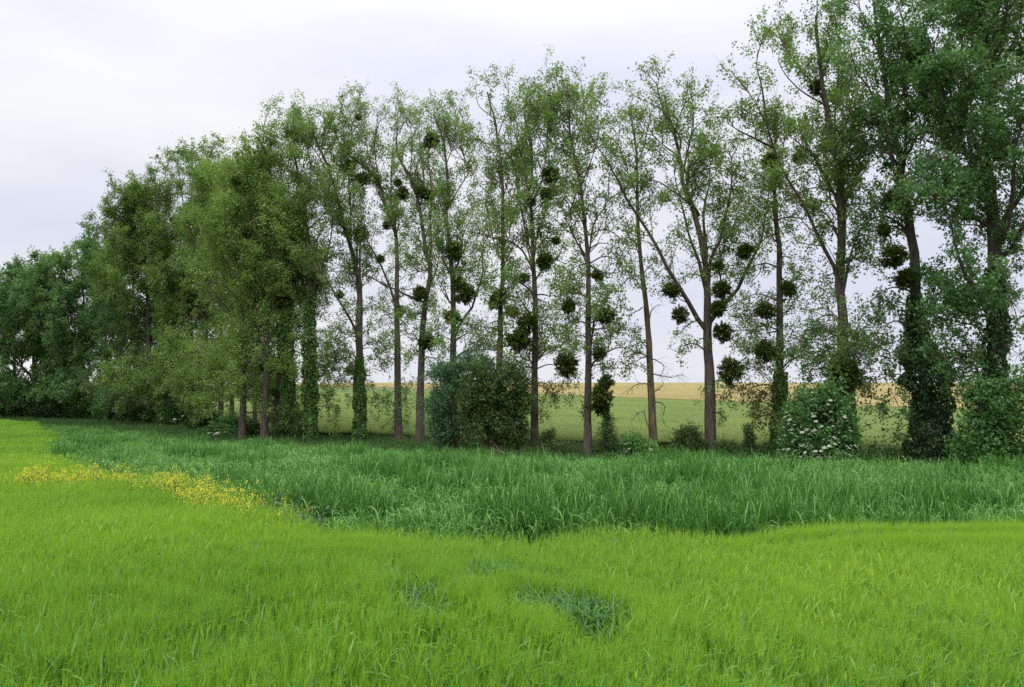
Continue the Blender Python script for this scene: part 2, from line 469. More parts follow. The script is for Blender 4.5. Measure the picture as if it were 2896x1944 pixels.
def patch_blades(seed, size, n, h, w, mat, lean=0.12, tint=(0.2, 0.9), seg=3):
    r = np.random.default_rng(seed)
    b = np.stack([(r.random(n) - .5) * size, (r.random(n) - .5) * size, np.zeros(n)], -1)
    hh = h * (0.6 + 0.6 * r.random(n))
    a = r.random(n) * 6.283
    d = np.stack([np.cos(a), np.sin(a), 0 * a], -1)
    t = np.linspace(0, 1, seg)[None, :, None]
    P = b[:, None, :] + t * hh[:, None, None] * np.array([0, 0, 1]) + (t ** 2) * d[:, None, :] * (hh * lean * (0.5 + 3 * r.random(n)))[:, None, None]
    wd = w * (1 - np.linspace(0, 1, seg) ** 1.5 * 0.85)[None, :] * np.ones((n, 1))
    a2 = r.random(n) * 6.283
    side = np.stack([np.cos(a2), np.sin(a2), 0 * a2], -1)
    cc = (tint[0] + (tint[1] - tint[0]) * r.random(n))[:, None] * (0.6 + 0.4 * np.linspace(0, 1, seg))[None, :]
    gg = Geo(); ribbons(gg, P, wd, side, c=cc)
    return gg.mesh("patch", mat)

def view_keep(x, y, margin=1.12):
    return (y > 1) & (np.abs(x) < (W / 2 / FPX * y) * margin + 1.5)

# wheat: tufts over the canopy, open along the tramlines
def tram(s, lines, wd):
    k = np.zeros(np.shape(s), bool)
    for c in lines: k |= (np.abs(s - c) < wd) | (np.abs(s - c - 1.9) < wd)
    return k
n = 85000
x = rng.uniform(-45, 75, n); y = rng.uniform(36, 165, n)
s = s_of(x, y)
k = view_keep(x, y) & (y > row_y(x) + 2.7) & (s < S_EDGE - 0.3) & ~tram(s, LINES_G, 0.72) & (rng.random(n) < np.clip(75 / y, 0.3, 1) * 0.85)
x, y = x[k], y[k]; n = len(x)
tint = 0.5 * (vnoise(x, y, 9, 5) - 0.5) + 0.5 * (vnoise(s_of(x, y) * 6, s_of(-y, x), 8, 6) - 0.5)
tint -= 0.5 * (s_of(x, y) > S_EDGE - 2.0)
scatter("wheat_crop", "even green wheat crop with dark tramlines on the slope behind the trees", "crop",
        np.stack([x, y, ground(x, y) + 0.40], -1), np.stack([0 * x, 0 * x, rng.random(n) * 6.28], -1),
        np.repeat((0.85 + 0.3 * rng.random(n))[:, None], 3, 1), rng.integers(0, 3, n), tint,
        [patch_blades(40 + i, 1.5, 230, 0.26, 0.011, "wheat") for i in range(3)])
n = 52000
x = rng.uniform(-70, 190, n); y = rng.uniform(60, 318, n)
s = s_of(x, y)
k = view_keep(x, y) & (s > S_EDGE + 1.4) & ~tram(s, LINES_Y, 1.0) & (x > -60)
x, y = x[k], y[k]; n = len(x)
scatter("ripe_barley_crop", "ripening yellow barley crop along the crest beyond the green wheat", "crop",
        np.stack([x, y, ground(x, y) + 0.55], -1), np.stack([0 * x, 0 * x, rng.random(n) * 6.28], -1),
        np.repeat((0.9 + 0.3 * rng.random(n))[:, None], 3, 1), rng.integers(0, 3, n), 1.0 * (vnoise(x, y, 25, 7) - 0.5),
        [patch_blades(50 + i, 2.6, 240, 0.30, 0.022, "ripe") for i in range(3)])

# ------------------------------------------------------------------ poplars
def lerp_axis(A, i, t):
    K = A.shape[1]
    f = np.clip(t, 0, 0.9999) * (K - 1)
    j = f.astype(int); f = (f - j)[:, None]
    p = A[i, j] * (1 - f) + A[i, j + 1] * f
    return p, unit(A[i, j + 1] - A[i, j])

def sprout(r, A, n, t0, t1, length, spread=0.8, along=0.6, up=0.5, K=5, bend=0.25, wob=0.05, wts=None, droop=0.0):
    """n child polylines from parent polylines A"""
    if n <= 0 or len(A) == 0: return np.zeros((0, K, 3)), np.zeros(0), np.zeros(0)
    LA = np.linalg.norm(np.diff(A, axis=1), axis=2).sum(1)
    p = LA if wts is None else LA * wts
    i = r.choice(len(A), n, p=p / p.sum())
    lo = np.broadcast_to(np.asarray(t0, float), (len(A),))[i]
    t = lo + (t1 - lo) * r.random(n)
    o, tg = lerp_axis(A, i, t)
    rd = rdir(r, n)
    perp = unit(rd - tg * (rd * tg).sum(1, keepdims=True))
    d = unit(tg * along + perp * spread + np.array([0, 0, up]))
    L = length(t, r, n, LA[i])
    sN = np.linspace(0, 1, K)[None, :, None]
    P = o[:, None, :] + d[:, None, :] * L[:, None, None] * sN
    P[:, :, 2] += (sN[..., 0] ** 2) * (L * (bend - droop))[:, None]
    P[:, 1:] += np.cumsum(r.normal(size=(n, K - 1, 3)), 1) * (wob * L)[:, None, None]
    return P, t, L

class Tree:
    def __init__(self, seed):
        self.r = np.random.default_rng(seed)
        self.fol = Geo(); self.wood = Geo(); self.dead = Geo()
        self.limbs = []      # meshes
    def leaf_on(self, B, per, size, jit, tone=0.5, tspread=0.42, aspect=0.85, m=0):
        """leaves in small bunches along twigs B"""
        r = self.r
        n = len(B)
        if n == 0: return
        cnt = np.maximum(1, (per * (0.5 + r.random(n))).astype(int))
        i = np.repeat(np.arange(n), cnt)
        t = 0.15 + 0.9 * np.sqrt(r.random(len(i)))
        p, _ = lerp_axis(B, i, t)
        p = p + r.normal(size=p.shape) * jit
        base = tone + 0.17 * r.normal(size=n)
        c = np.clip(base[i] + tspread * (r.random(len(i)) - 0.5), 0.02, 0.98)
        leaves(self.fol, p, size, r, c=c, aspect=aspect, m=m)

def poplar(name, label, seed, base, trunk, w0, wt=0.12, limbs=(), auto=6, spread=3.2, crown0=0.35, dens=1.0, leaf=0.125, blobs=(), mist=(),
           ivy=None, ivy_mat="ivy", dead=(), leaf_m="poplar", bark="bark", group=None, bare_top=0, tone=0.5, limb_leaf=1.0, roots=True, low=0.0, fork_w=0.5, leafless=(), bl=1.0, lat=0.6, front=1.0):
    """base, trunk, limbs, blobs, mist: photograph pixels; depth comes from where the base meets the ground.
    w0 trunk width in pixels; blobs (x, y, rx, ry, count[, material]); mist (x, y, r)"""
    T = Tree(seed); r = T.r
    b = on_ground(*base)
    Y0 = b[1]
    mpp = Y0 / FPX                                   # metres per pixel at this depth
    tp = at(np.array([p[0] for p in trunk]), np.array([p[1] for p in trunk]), np.full(len(trunk), Y0))
    # small sway in depth
    sway = np.cumsum(r.normal(size=len(trunk)) * 0.12); sway -= sway[0]; sway[:2] = 0
    tp[:, 1] += sway
    tp = np.concatenate([[b - np.array([0, 0, 0.12])], tp])
    TK = 26
    tr = spline(tp, TK)
    tt = np.linspace(0, 1, TK)
    R0 = w0 * mpp / 2
    rad = R0 * (1 - (1 - wt) * tt ** 0.85)
    hgt = tr[:, 2] - b[2]
    rad = rad * (1 + 0.35 * np.exp(-np.maximum(hgt, 0) / 0.35) * (1 if roots else 0))
    tg = Geo()
    tubes(tg, tr[None], rad[None], 12)
    # lumpy bark outline
    tv = tg.v[0]; tv += r.normal(size=tv.shape) * (R0 * 0.035)
    root = thing(name, label, "tree", b, group)
    tl = tuple(-b)
    def part(nm, geo, mat, smooth=False):
        o = link(nm, geo.mesh(nm, mat, smooth=smooth, origin=b), trunk_o if nm in ("limb", "dead_branch") else root)
        if nm in ("crown", "branchwork", "ivy", "low_foliage", "bare_shoot_tuft"): o["kind"] = "stuff"
        return o
    trunk_o = None
    trunk_o = part("trunk", tg, bark, True)
    axes = [(tr, rad[-1], crown0, 1.0)]
    LK = 14
    axl, axt0 = [], []
    total_h = max(tr[:, 2]) - b[2]
    def trunk_point(z):
        j = int(np.argmin(np.abs(tr[:, 2] - z))); return tr[j], rad[j]
    def add_limb(P, r0, r1, leafy=True, mat=None):
        lg = Geo()
        rr = r0 + (r1 - r0) * np.linspace(0, 1, len(P)) ** 0.8
        tubes(lg, P[None], rr[None], 7)
        lg.v[0] += r.normal(size=lg.v[0].shape) * r0 * 0.04
        part("limb", lg, mat or bark, True)
        if leafy: axl.append(P)
    for li, lp in enumerate(limbs):
        lp = list(lp)
        z0 = at(np.array([lp[0][0]]), np.array([lp[0][1]]), np.array([Y0]))[0]
        tp0, r_at = trunk_point(z0[2])
        L = sum(math.hypot(lp[i + 1][0] - lp[i][0], lp[i + 1][1] - lp[i][1]) for i in range(len(lp) - 1)) * mpp
        dy = r.choice([-1, 1]) * r.uniform(0.15, 0.4) * L
        fr = np.linspace(0, 1, len(lp))
        pts = at(np.array([p[0] for p in lp], float), np.array([p[1] for p in lp], float), Y0 + (tp0[1] - Y0) + dy * fr)
        # begin inside the wood it grows from
        j = np.argmin(np.linalg.norm(tr - pts[0], axis=1))
        if np.linalg.norm(tr[j] - pts[0]) < 1.2: pts = np.concatenate([[tr[max(j - 1, 0)]], pts])
        add_limb(spline(pts, LK), max(0.035, min(r_at * fork_w * 1.15, 0.022 * L + 0.03)), 0.014, leafy=li not in leafless)
    # limbs the trace cannot show: those towards and away from the camera
    for q in range(auto):
        t = crown0 + (0.93 - crown0) * (q + r.random()) / max(auto, 1)
        p, tgd = lerp_axis(tr[None], np.array([0]), np.array([t]))
        az = r.random() * 6.283
        L = spread * (1.15 - (0.95 if lat > 0.9 else 0.75) * t) * r.uniform(0.75, 1.3)
        d = unit(np.array([math.cos(az) * lat, math.sin(az) * (front if math.sin(az) < 0 else 1.0), 0.0]) * 0.75 + np.array([0, 0, r.uniform(0.55, 1.0)]))
        sN = np.linspace(0, 1, 7)[:, None]
        P = p + d * L * sN + np.array([0, 0, 0.3]) * L * sN ** 2
        P[1:] += np.cumsum(r.normal(size=(6, 3)), 0) * 0.03 * L
        rr = float(np.interp(t, tt, rad))
        add_limb(spline(P, LK), max(0.03, min(rr * 0.5, 0.02 * L + 0.025)), 0.012)
    if low > 0:
        for q in range(int(low)):
            t = r.uniform(0.1 if lat > 0.9 else 0.24, crown0 + 0.1)
            p, _ = lerp_axis(tr[None], np.array([0]), np.array([t]))
            az = r.random() * 6.283; L = spread * r.uniform(0.5, 1.0)
            d = np.array([math.cos(az), math.sin(az) * (front if math.sin(az) < 0 else 1.0), 0.25])
            sN = np.linspace(0, 1, 7)[:, None]
            P = p + d * L * sN + np.array([0, 0, -0.35]) * L * sN ** 2
            P[1:] += np.cumsum(r.normal(size=(6, 3)), 0) * 0.04 * L
            add_limb(spline(P, LK), 0.045, 0.01)
    A1 = np.stack(axl) if axl else np.zeros((0, LK, 3))
    AT = spline(tr, LK)[None]
    A = np.concatenate([AT, A1])
    t0 = np.array([crown0] + [0.22] * len(A1))
    wts = np.array([0.75 * (1 - crown0)] + [1.0] * len(A1))
    LA = (np.linalg.norm(np.diff(A, axis=1), axis=2).sum(1) * wts).sum()
    k = dens
    jit = 0.16 if lat > 0.9 else 0.12
    if lat > 0.9: limb_leaf *= 0.86
    # second order branches
    n2 = int(1.75 * k * LA)
    B2, _, _ = sprout(r, A, n2, t0, 1.0, lambda t, r, n, l: (2.5 - 1.75 * t) * r.uniform(0.5, 1.25, n) * bl, spread=0.85, along=0.7, up=0.35, K=5, bend=0.18, wts=wts)
    tubes(T.wood, B2, np.linspace(0.032, 0.007, 5)[None] * np.ones((len(B2), 1)), 3)
    # twigs
    L2 = np.linalg.norm(np.diff(B2, axis=1), axis=2).sum() if len(B2) else 0
    B3, _, _ = sprout(r, B2, int(2.3 * L2), 0.2, 1.0, lambda t, r, n, l: r.uniform(0.3, 0.95, n), spread=0.8, along=0.6, up=0.15, K=4, bend=0.0, wob=0.09)
    B3b, _, _ = sprout(r, A, int(1.6 * LA * k), t0 + 0.1, 1.0, lambda t, r, n, l: r.uniform(0.4, 1.1, n), spread=0.8, along=0.5, up=0.3, K=4, wob=0.09, wts=wts)
    tips = B2[:, -4:, :]
    B3 = np.concatenate([B3, B3b])
    tubes(T.wood, B3[::3, ::3], np.linspace(0.009, 0.004, 2)[None] * np.ones((len(B3[::3]), 1)), 3)
    T.leaf_on(B3, 54 * limb_leaf, leaf * 0.80, jit, tone)
    T.leaf_on(tips, 46 * limb_leaf, leaf * 0.80, jit, tone + 0.06)
    # bare shoots standing above the crown
    if bare_top:
        D2, _, _ = sprout(r, A, bare_top, 0.72, 1.0, lambda t, r, n, l: r.uniform(0.7, 1.6, n), spread=0.3, along=1.0, up=0.6, K=6, bend=0.1, wob=0.045)
        tubes(T.dead, D2, np.linspace(0.02, 0.004, 6)[None] * np.ones((len(D2), 1)), 3)
        D3, _, _ = sprout(r, D2, bare_top * 4, 0.3, 1.0, lambda t, r, n, l: r.uniform(0.3, 0.8, n), spread=0.6, along=0.8, up=0.2, K=4, wob=0.06)
        tubes(T.dead, D3, np.linspace(0.007, 0.003, 4)[None] * np.ones((len(D3), 1)), 3)
    # traced dead branches
    for dp in dead:
        fr = np.linspace(0, 1, len(dp))
        L = sum(math.hypot(dp[i + 1][0] - dp[i][0], dp[i + 1][1] - dp[i][1]) for i in range(len(dp) - 1)) * mpp
        P = spline(at(np.array([p[0] for p in dp], float), np.array([p[1] for p in dp], float), Y0 + r.uniform(-.35, .35) * L * fr), 12)
        P[1:] += np.cumsum(r.normal(size=(11, 3)), 0) * 0.012 * L
        dg = Geo(); tubes(dg, P[None], np.linspace(0.035, 0.008, 12)[None], 5)
        tw, _, _ = sprout(r, P[None], int(5 + L * 5), 0.25, 1.0, lambda t, r, n, l: r.uniform(0.2, 0.75, n), spread=0.8, along=0.5, up=-0.1, K=5, wob=0.1, bend=-0.1)
        tubes(dg, tw, np.linspace(0.010, 0.003, 5)[None] * np.ones((len(tw), 1)), 3)
        part("dead_branch", dg, "dead_wood")
    # hanging and low foliage
    extra = {}
    for bl in blobs:
        bx_, by_, rx, ry, cnt = bl[:5]
        bm = bl[5] if len(bl) > 5 else leaf_m
        F = T if bm == leaf_m else extra.setdefault(bm, Tree(seed + 7))
        dyb = r.uniform(-0.6, 0.6)
        c = at(np.array([bx_]), np.array([by_]), np.array([Y0 + dyb]))[0]
        sx, sz = rx * mpp, ry * mpp
        tp0, r_at = trunk_point(c[2] + 0.25 * sz)
        if np.linalg.norm((c - tp0)[:2]) > 0.3:
            mid = (tp0 + c) / 2 + np.array([0, 0, 0.25 * abs(c[0] - tp0[0])])
            lg = Geo(); tubes(lg, spline([tp0, mid, c + np.array([0, 0, sz * .3])], 10)[None], np.linspace(0.045, 0.015, 10)[None], 6)
            part("limb", lg, "branch", True)
        nb = max(4, int(cnt / 14))
        o = rdir(r, nb) * (r.random((nb, 1)) ** 0.45) * np.array([sx, 0.5 * (sx + sz), sz]) * 0.9
        st = c + o
        d = unit(o * np.array([1, 1, 0.5]) + np.array([0, 0, -0.25]) * np.linalg.norm(o, axis=1, keepdims=True) + r.normal(size=o.shape) * 0.2)
        sN = np.linspace(0, 1, 4)[None, :, None]
        tw = st[:, None] + d[:, None] * sN * r.uniform(0.3, 0.7, nb)[:, None, None]
        tw[:, :, 2] -= 0.12 * sN[..., 0] ** 2
        core = np.stack([c + (st - c) * q for q in (0.15, 0.45, 0.75, 1.0)], 1)
        tubes(T.wood, core[:, ::3], np.linspace(0.012, 0.006, 2)[None] * np.ones((nb, 1)), 3)
        tubes(T.wood, tw[:, ::3], np.linspace(0.007, 0.003, 2)[None] * np.ones((nb, 1)), 3)
        F.leaf_on(tw, 26, leaf * 0.84, 0.11, tone)
    part("crown", T.fol, leaf_m)
    for bm, F in extra.items():
        part("low_foliage", F.fol, bm)
    part("branchwork", T.wood, "branch")
    if bare_top: part("bare_shoot_tuft", T.dead, "dead_wood")
    # mistletoe
    for (mx, my, mr, *md) in mist:
        p = at(np.array([mx]), np.array([my]), np.array([Y0 + (md[0] if md else r.uniform(-0.9, -0.2))]))[0]
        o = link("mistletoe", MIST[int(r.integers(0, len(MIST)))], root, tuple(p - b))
        sc = mr * mpp * 1.1
        if md:
            tp0, r_at = trunk_point(p[2] + 0.6)
            lg = Geo(); tubes(lg, spline([tp0, (tp0 + p) / 2 + np.array([0.2, 0, 0.9]), p + np.array([0.1, 0.1, 0.5]), p], 14)[None], np.linspace(0.045, 0.015, 14)[None], 7)
            part("limb", lg, "branch", True)
        o.scale = (sc * r.uniform(.95, 1.1), sc * r.uniform(.9, 1.1), sc * r.uniform(.88, 1.05))
        o.rotation_euler = (r.uniform(-.3, .3), r.uniform(-.3, .3), r.random() * 6.28)
    # ivy: profile of (y pixel, half width pixel, count)
    if ivy:
        ig = Geo()
        ys = np.array([p[0] for p in ivy], float); hw = np.array([p[1] for p in ivy], float) * mpp
        zs = at(np.full(len(ys), trunk[0][0]), ys, np.full(len(ys), Y0))[:, 2]
        o_ = np.argsort(zs); zs, hw = zs[o_], hw[o_]
        zz = np.linspace(zs[0], zs[-1], 200); ww = np.interp(zz, zs, hw)
        area = float(np.sum(ww) * (zz[1] - zz[0]) * 6.28)
        cnt = int(area * 330)
        z = r.choice(zz, cnt, p=ww / ww.sum()) + r.normal(size=cnt) * 0.03
        ax = np.stack([np.interp(z, tr[:, 2], tr[:, k]) for k in range(3)], -1); ax[:, 2] = z
        a = r.random(cnt) * 6.283
        rt = np.interp(z, tr[:, 2], rad)
        lump = 0.62 + 0.75 * vnoise(a * 2.0, z * 2.2, 1.0, seed)
        wmax = np.interp(z, zs, hw)
        rr = np.maximum(rt, 0) + np.maximum(wmax * lump - rt, 0.03) * (1 - 0.55 * r.random(cnt) ** 2)
        out = np.stack([np.cos(a), np.sin(a), 0.25 + 0 * a], -1)
        c = np.clip(0.45 + 0.5 * (r.random(cnt) - .5) + 0.35 * (vnoise(a * 3, z * 3, 1, seed + 3) - .5), 0, 1)
        leaves(ig, ax + out * rr[:, None] * np.array([1, 1, 0]), 0.13, r, up=0.2, c=c, axis=np.stack([0.6 * np.cos(a), 0.6 * np.sin(a), -0.8 + 0 * a], -1), axis_w=0.6)
        part("ivy", ig, ivy_mat)
    return root

# mistletoe balls: forked stems and paired narrow leaves, unit radius
def mistletoe_mesh(seed):
    r = np.random.default_rng(seed)
    gg = Geo()
    nb = 150
    d = rdir(r, nb)
    bulge = 0.88 + 0.18 * r.random(nb)
    sN = np.linspace(0, 1, 4)
    P = d[:, None, :] * (sN[None, :, None] * bulge[:, None, None]) + np.cumsum(r.normal(size=(nb, 4, 3)), 1) * 0.05 * sN[None, :, None]
    tubes(gg, P, np.linspace(0.03, 0.012, 4)[None] * np.ones((nb, 1)), 3, c=0.5)
    n = 2600
    i = r.integers(0, nb, n)
    t = 0.45 + 0.55 * np.sqrt(r.random(n))
    p, tg = lerp_axis(P, i, t)
    p = p + r.normal(size=p.shape) * 0.06
    ax = unit(unit(p) + 0.7 * r.normal(size=p.shape))
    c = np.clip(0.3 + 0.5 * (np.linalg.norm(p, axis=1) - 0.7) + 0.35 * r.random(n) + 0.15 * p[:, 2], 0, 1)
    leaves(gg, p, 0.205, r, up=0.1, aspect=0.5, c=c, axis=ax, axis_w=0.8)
    return gg.mesh("mistletoe", "mistletoe")
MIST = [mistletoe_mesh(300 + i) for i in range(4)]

ROWG = "mistletoe-laden poplars along the field edge"
poplar("poplar_tree", "dense dark poplar with ivy trunk rising out of a leafy thicket, beyond the ivy-skirted one", 101, (2822, 1335),
       [(2815, 1200), (2811, 1084), (2811, 900), (2809, 760), (2806, 650), (2796, 540), (2792, 446), (2804, 397), (2825, 339), (2822, 268), (2829, 200), (2835, 60), (2840, -90), (2845, -200)], 58, 0.16,
       limbs=[[(2800, 580), (2765, 515), (2745, 430), (2735, 357), (2724, 286), (2708, 241), (2673, 205), (2620, 195)],
              [(2735, 357), (2726, 240), (2720, 120), (2730, 0), (2735, -120)], [(2800, 900), (2770, 840), (2744, 803), (2715, 740), (2690, 640), (2670, 560)],
              [(2825, 335), (2860, 300), (2900, 262), (2950, 200)], [(2800, 470), (2740, 440), (2680, 420), (2620, 400), (2580, 390)], [(2806, 650), (2720, 600), (2650, 560), (2590, 530)],
              [(2810, 760), (2860, 700), (2910, 600), (2940, 480)], [(2760, 500), (2680, 300), (2640, 150), (2610, 60)], [(2830, 200), (2780, 90), (2760, -30), (2750, -120)],
              [(2800, 900), (2700, 890), (2640, 900)], [(2830, 200), (2880, 80), (2900, -60)], [(2735, 357), (2650, 300), (2600, 240), (2560, 200)]],
       auto=12, spread=5.0, crown0=0.36, dens=1.15, leaf=0.14, leaf_m="poplar_blue", limb_leaf=0.9, tone=0.5,
       blobs=[(2700, 1010, 55, 60, 540), (2760, 980, 50, 60, 420), (2860, 850, 50, 90, 540), (2870, 640, 60, 120, 720), (2720, 880, 60, 50, 480), (2660, 950, 35, 50, 240), (2720, 1080, 40, 40, 240),
              (2880, 1000, 40, 60, 180), (2600, 520, 50, 40, 300), (2650, 460, 50, 40, 360), (2700, 560, 60, 50, 480), (2760, 620, 50, 60, 420)],
       mist=[(2826, 420, 32), (2735, 870, 22)], ivy=[(1330, 40), (1150, 34), (1000, 32), (860, 26), (760, 20)], ivy_mat="ivy_dark")
poplar("poplar_tree", "poplar with a trunk swollen by a thick dark skirt of ivy and pale dead twigs", 102, (2628, 1322),
       [(2626, 1200), (2622, 1090), (2603, 915), (2598, 810), (2592, 700), (2588, 670), (2575, 589), (2562, 500), (2557, 430), (2548, 393), (2539, 304), (2522, 223), (2508, 134), (2490, 50), (2480, -30)], 44, 0.14,
       limbs=[[(2575, 589), (2545, 540), (2530, 491), (2516, 424), (2500, 350), (2485, 295), (2454, 245), (2420, 200), (2400, 110)],
              [(2560, 446), (2562, 340), (2560, 280), (2550, 180), (2560, 90), (2540, 10)], [(2592, 700), (2560, 650), (2500, 610), (2440, 640), (2400, 700)],
              [(2603, 905), (2640, 880), (2690, 870), (2730, 850)], [(2600, 900), (2625, 870), (2640, 830), (2635, 780)], [(2522, 223), (2470, 120), (2440, 40), (2410, 0)],
              [(2540, 304), (2570, 210), (2590, 100), (2580, 0)], [(2516, 424), (2450, 430), (2400, 440)]],
       auto=7, spread=3.2, limb_leaf=0.75, crown0=0.48, dens=1.0, leaf=0.14, leaf_m="poplar_blue",
       blobs=[(2520, 870, 50, 60, 350), (2480, 950, 45, 50, 250), (2540, 1000, 50, 50, 350), (2460, 860, 35, 30, 125), (2530, 1120, 40, 60, 225), (2490, 1200, 20, 30, 60), (2545, 1220, 25, 40, 100),
              (2500, 1250, 14, 10, 30), (2640, 1000, 40, 50, 200), (2680, 1130, 25, 50, 100), (2480, 660, 45, 40, 200), (2520, 580, 40, 40, 250), (2440, 620, 30, 30, 100), (2560, 790, 30, 40, 175), (2470, 1090, 35, 40, 125, "brown_leaf")],
       mist=[(2525, 727, 33), (2562, 790, 25), (2590, 165, 22), (2520, 560, 20), (2500, 650, 18)],
       ivy=[(1320, 62), (1270, 60), (1200, 52), (1120, 50), (1070, 70), (1020, 52), (960, 36), (900, 24), (840, 19)], ivy_mat="ivy_dark",
       dead=[[(2600, 1080), (2635, 1076), (2670, 1085), (2705, 1090)], [(2610, 1110), (2630, 1085), (2625, 1030), (2618, 980)], [(2620, 1090), (2585, 1100), (2560, 1095)]])
poplar("poplar_tree", "many-stemmed poplar behind the big flowering elder, one long limb leaning over its neighbour", 103, (2388, 1312),
       [(2386, 1200), (2383, 1080), (2379, 990), (2377, 887), (2369, 791), (2373, 700), (2365, 589), (2360, 539), (2348, 465), (2338, 402), (2323, 340), (2302, 270), (2290, 180), (2285, 110), (2282, 75)], 38, 0.15,
       limbs=[[(2372, 800), (2358, 754), (2331, 704), (2294, 626), (2269, 572), (2240, 531), (2215, 481), (2199, 448), (2182, 402), (2170, 357), (2145, 307), (2116, 257), (2070, 207)],
              [(2380, 830), (2387, 700), (2389, 581), (2381, 498), (2373, 431), (2360, 382), (2365, 282), (2372, 180), (2368, 90), (2350, 45)],
              [(2380, 850), (2387, 816), (2398, 754), (2412, 700), (2440, 640), (2470, 590)], [(2360, 550), (2323, 481), (2298, 440), (2265, 411), (2235, 385)],
              [(2360, 643), (2336, 605), (2300, 597)], [(2338, 402), (2336, 315), (2315, 257), (2250, 180), (2200, 90), (2190, 50)], [(2365, 560), (2390, 470), (2410, 360), (2400, 250), (2420, 150)],
              [(2302, 280), (2261, 253), (2220, 210), (2200, 170)], [(2170, 357), (2161, 290), (2153, 240), (2140, 180), (2155, 110)], [(2190, 420), (2130, 390), (2090, 370), (2060, 350)],
              [(2369, 900), (2340, 890), (2310, 905), (2295, 930)], [(2389, 581), (2420, 500), (2432, 430), (2440, 380)]],
       auto=5, spread=3.0, limb_leaf=0.76, low=4, crown0=0.5, dens=0.95, leaf=0.125, leaf_m="poplar", tone=0.5, bare_top=10,
       blobs=[(2270, 950, 45, 45, 600, "poplar_blue"), (2330, 930, 40, 60, 600, "poplar_blue"), (2300, 1040, 35, 35, 350, "poplar_blue"), (2420, 960, 40, 60, 600, "poplar_blue"), (2400, 1060, 40, 40, 600, "poplar_blue"),
              (2335, 800, 25, 50, 250), (2360, 1010, 40, 40, 400, "poplar_blue"), (2430, 1060, 25, 50, 250, "brown_leaf"), (2415, 1110, 25, 40, 200, "brown_leaf"), (2440, 740, 40, 30, 250), (2250, 560, 40, 40, 300), (2290, 660, 40, 30, 150)],
       mist=[(2310, 247, 20), (2385, 1050, 34)], ivy=[(1300, 34), (1150, 33), (1060, 36), (1000, 20)], ivy_mat="ivy")
poplar("poplar_tree", "slim poplar with broken bare top and ivy sleeve, left beside the big flowering elder", 104, (2201, 1300),
       [(2203, 1200), (2205, 1073), (2205, 907), (2204, 804), (2204, 700), (2199, 672), (2197, 568), (2193, 485), (2197, 382), (2195, 299)], 28, 0.24,
       limbs=[[(2197, 485), (2212, 440), (2217, 400), (2216, 360)], [(2199, 665), (2170, 670), (2150, 690)], [(2199, 625), (2230, 615), (2280, 620)], [(2205, 1060), (2225, 1030), (2250, 1010), (2265, 1005)],
              [(2204, 880), (2180, 860), (2150, 850)], [(2203, 780), (2240, 830), (2220, 870)], [(2197, 568), (2170, 510), (2120, 480), (2100, 440)]],
       auto=5, spread=2.4, limb_leaf=0.76, low=2, crown0=0.55, dens=0.8, leaf=0.12, leaf_m="poplar", bare_top=3,
       blobs=[(2130, 900, 45, 60, 700), (2165, 960, 35, 60, 500), (2110, 960, 30, 40, 250), (2140, 1040, 35, 35, 350), (2160, 1110, 40, 40, 450, "brown_leaf"), (2120, 1110, 30, 30, 200, "brown_leaf"), (2170, 1180, 25, 45, 300, "brown_leaf"),
              (2140, 1190, 20, 20, 80), (2080, 870, 25, 40, 150), (2240, 740, 25, 30, 120), (2250, 880, 25, 30, 100), (2230, 1100, 25, 30, 150, "brown_leaf"), (2180, 1000, 30, 40, 400), (2090, 590, 40, 50, 300), (2150, 560, 40, 60, 300)],
       mist=[(2228, 817, 21), (2166, 880, 24), (2166, 995, 28), (2258, 447, 15), (2178, 455, 22)],
       ivy=[(1298, 24), (1200, 22), (1120, 20), (1055, 17)])
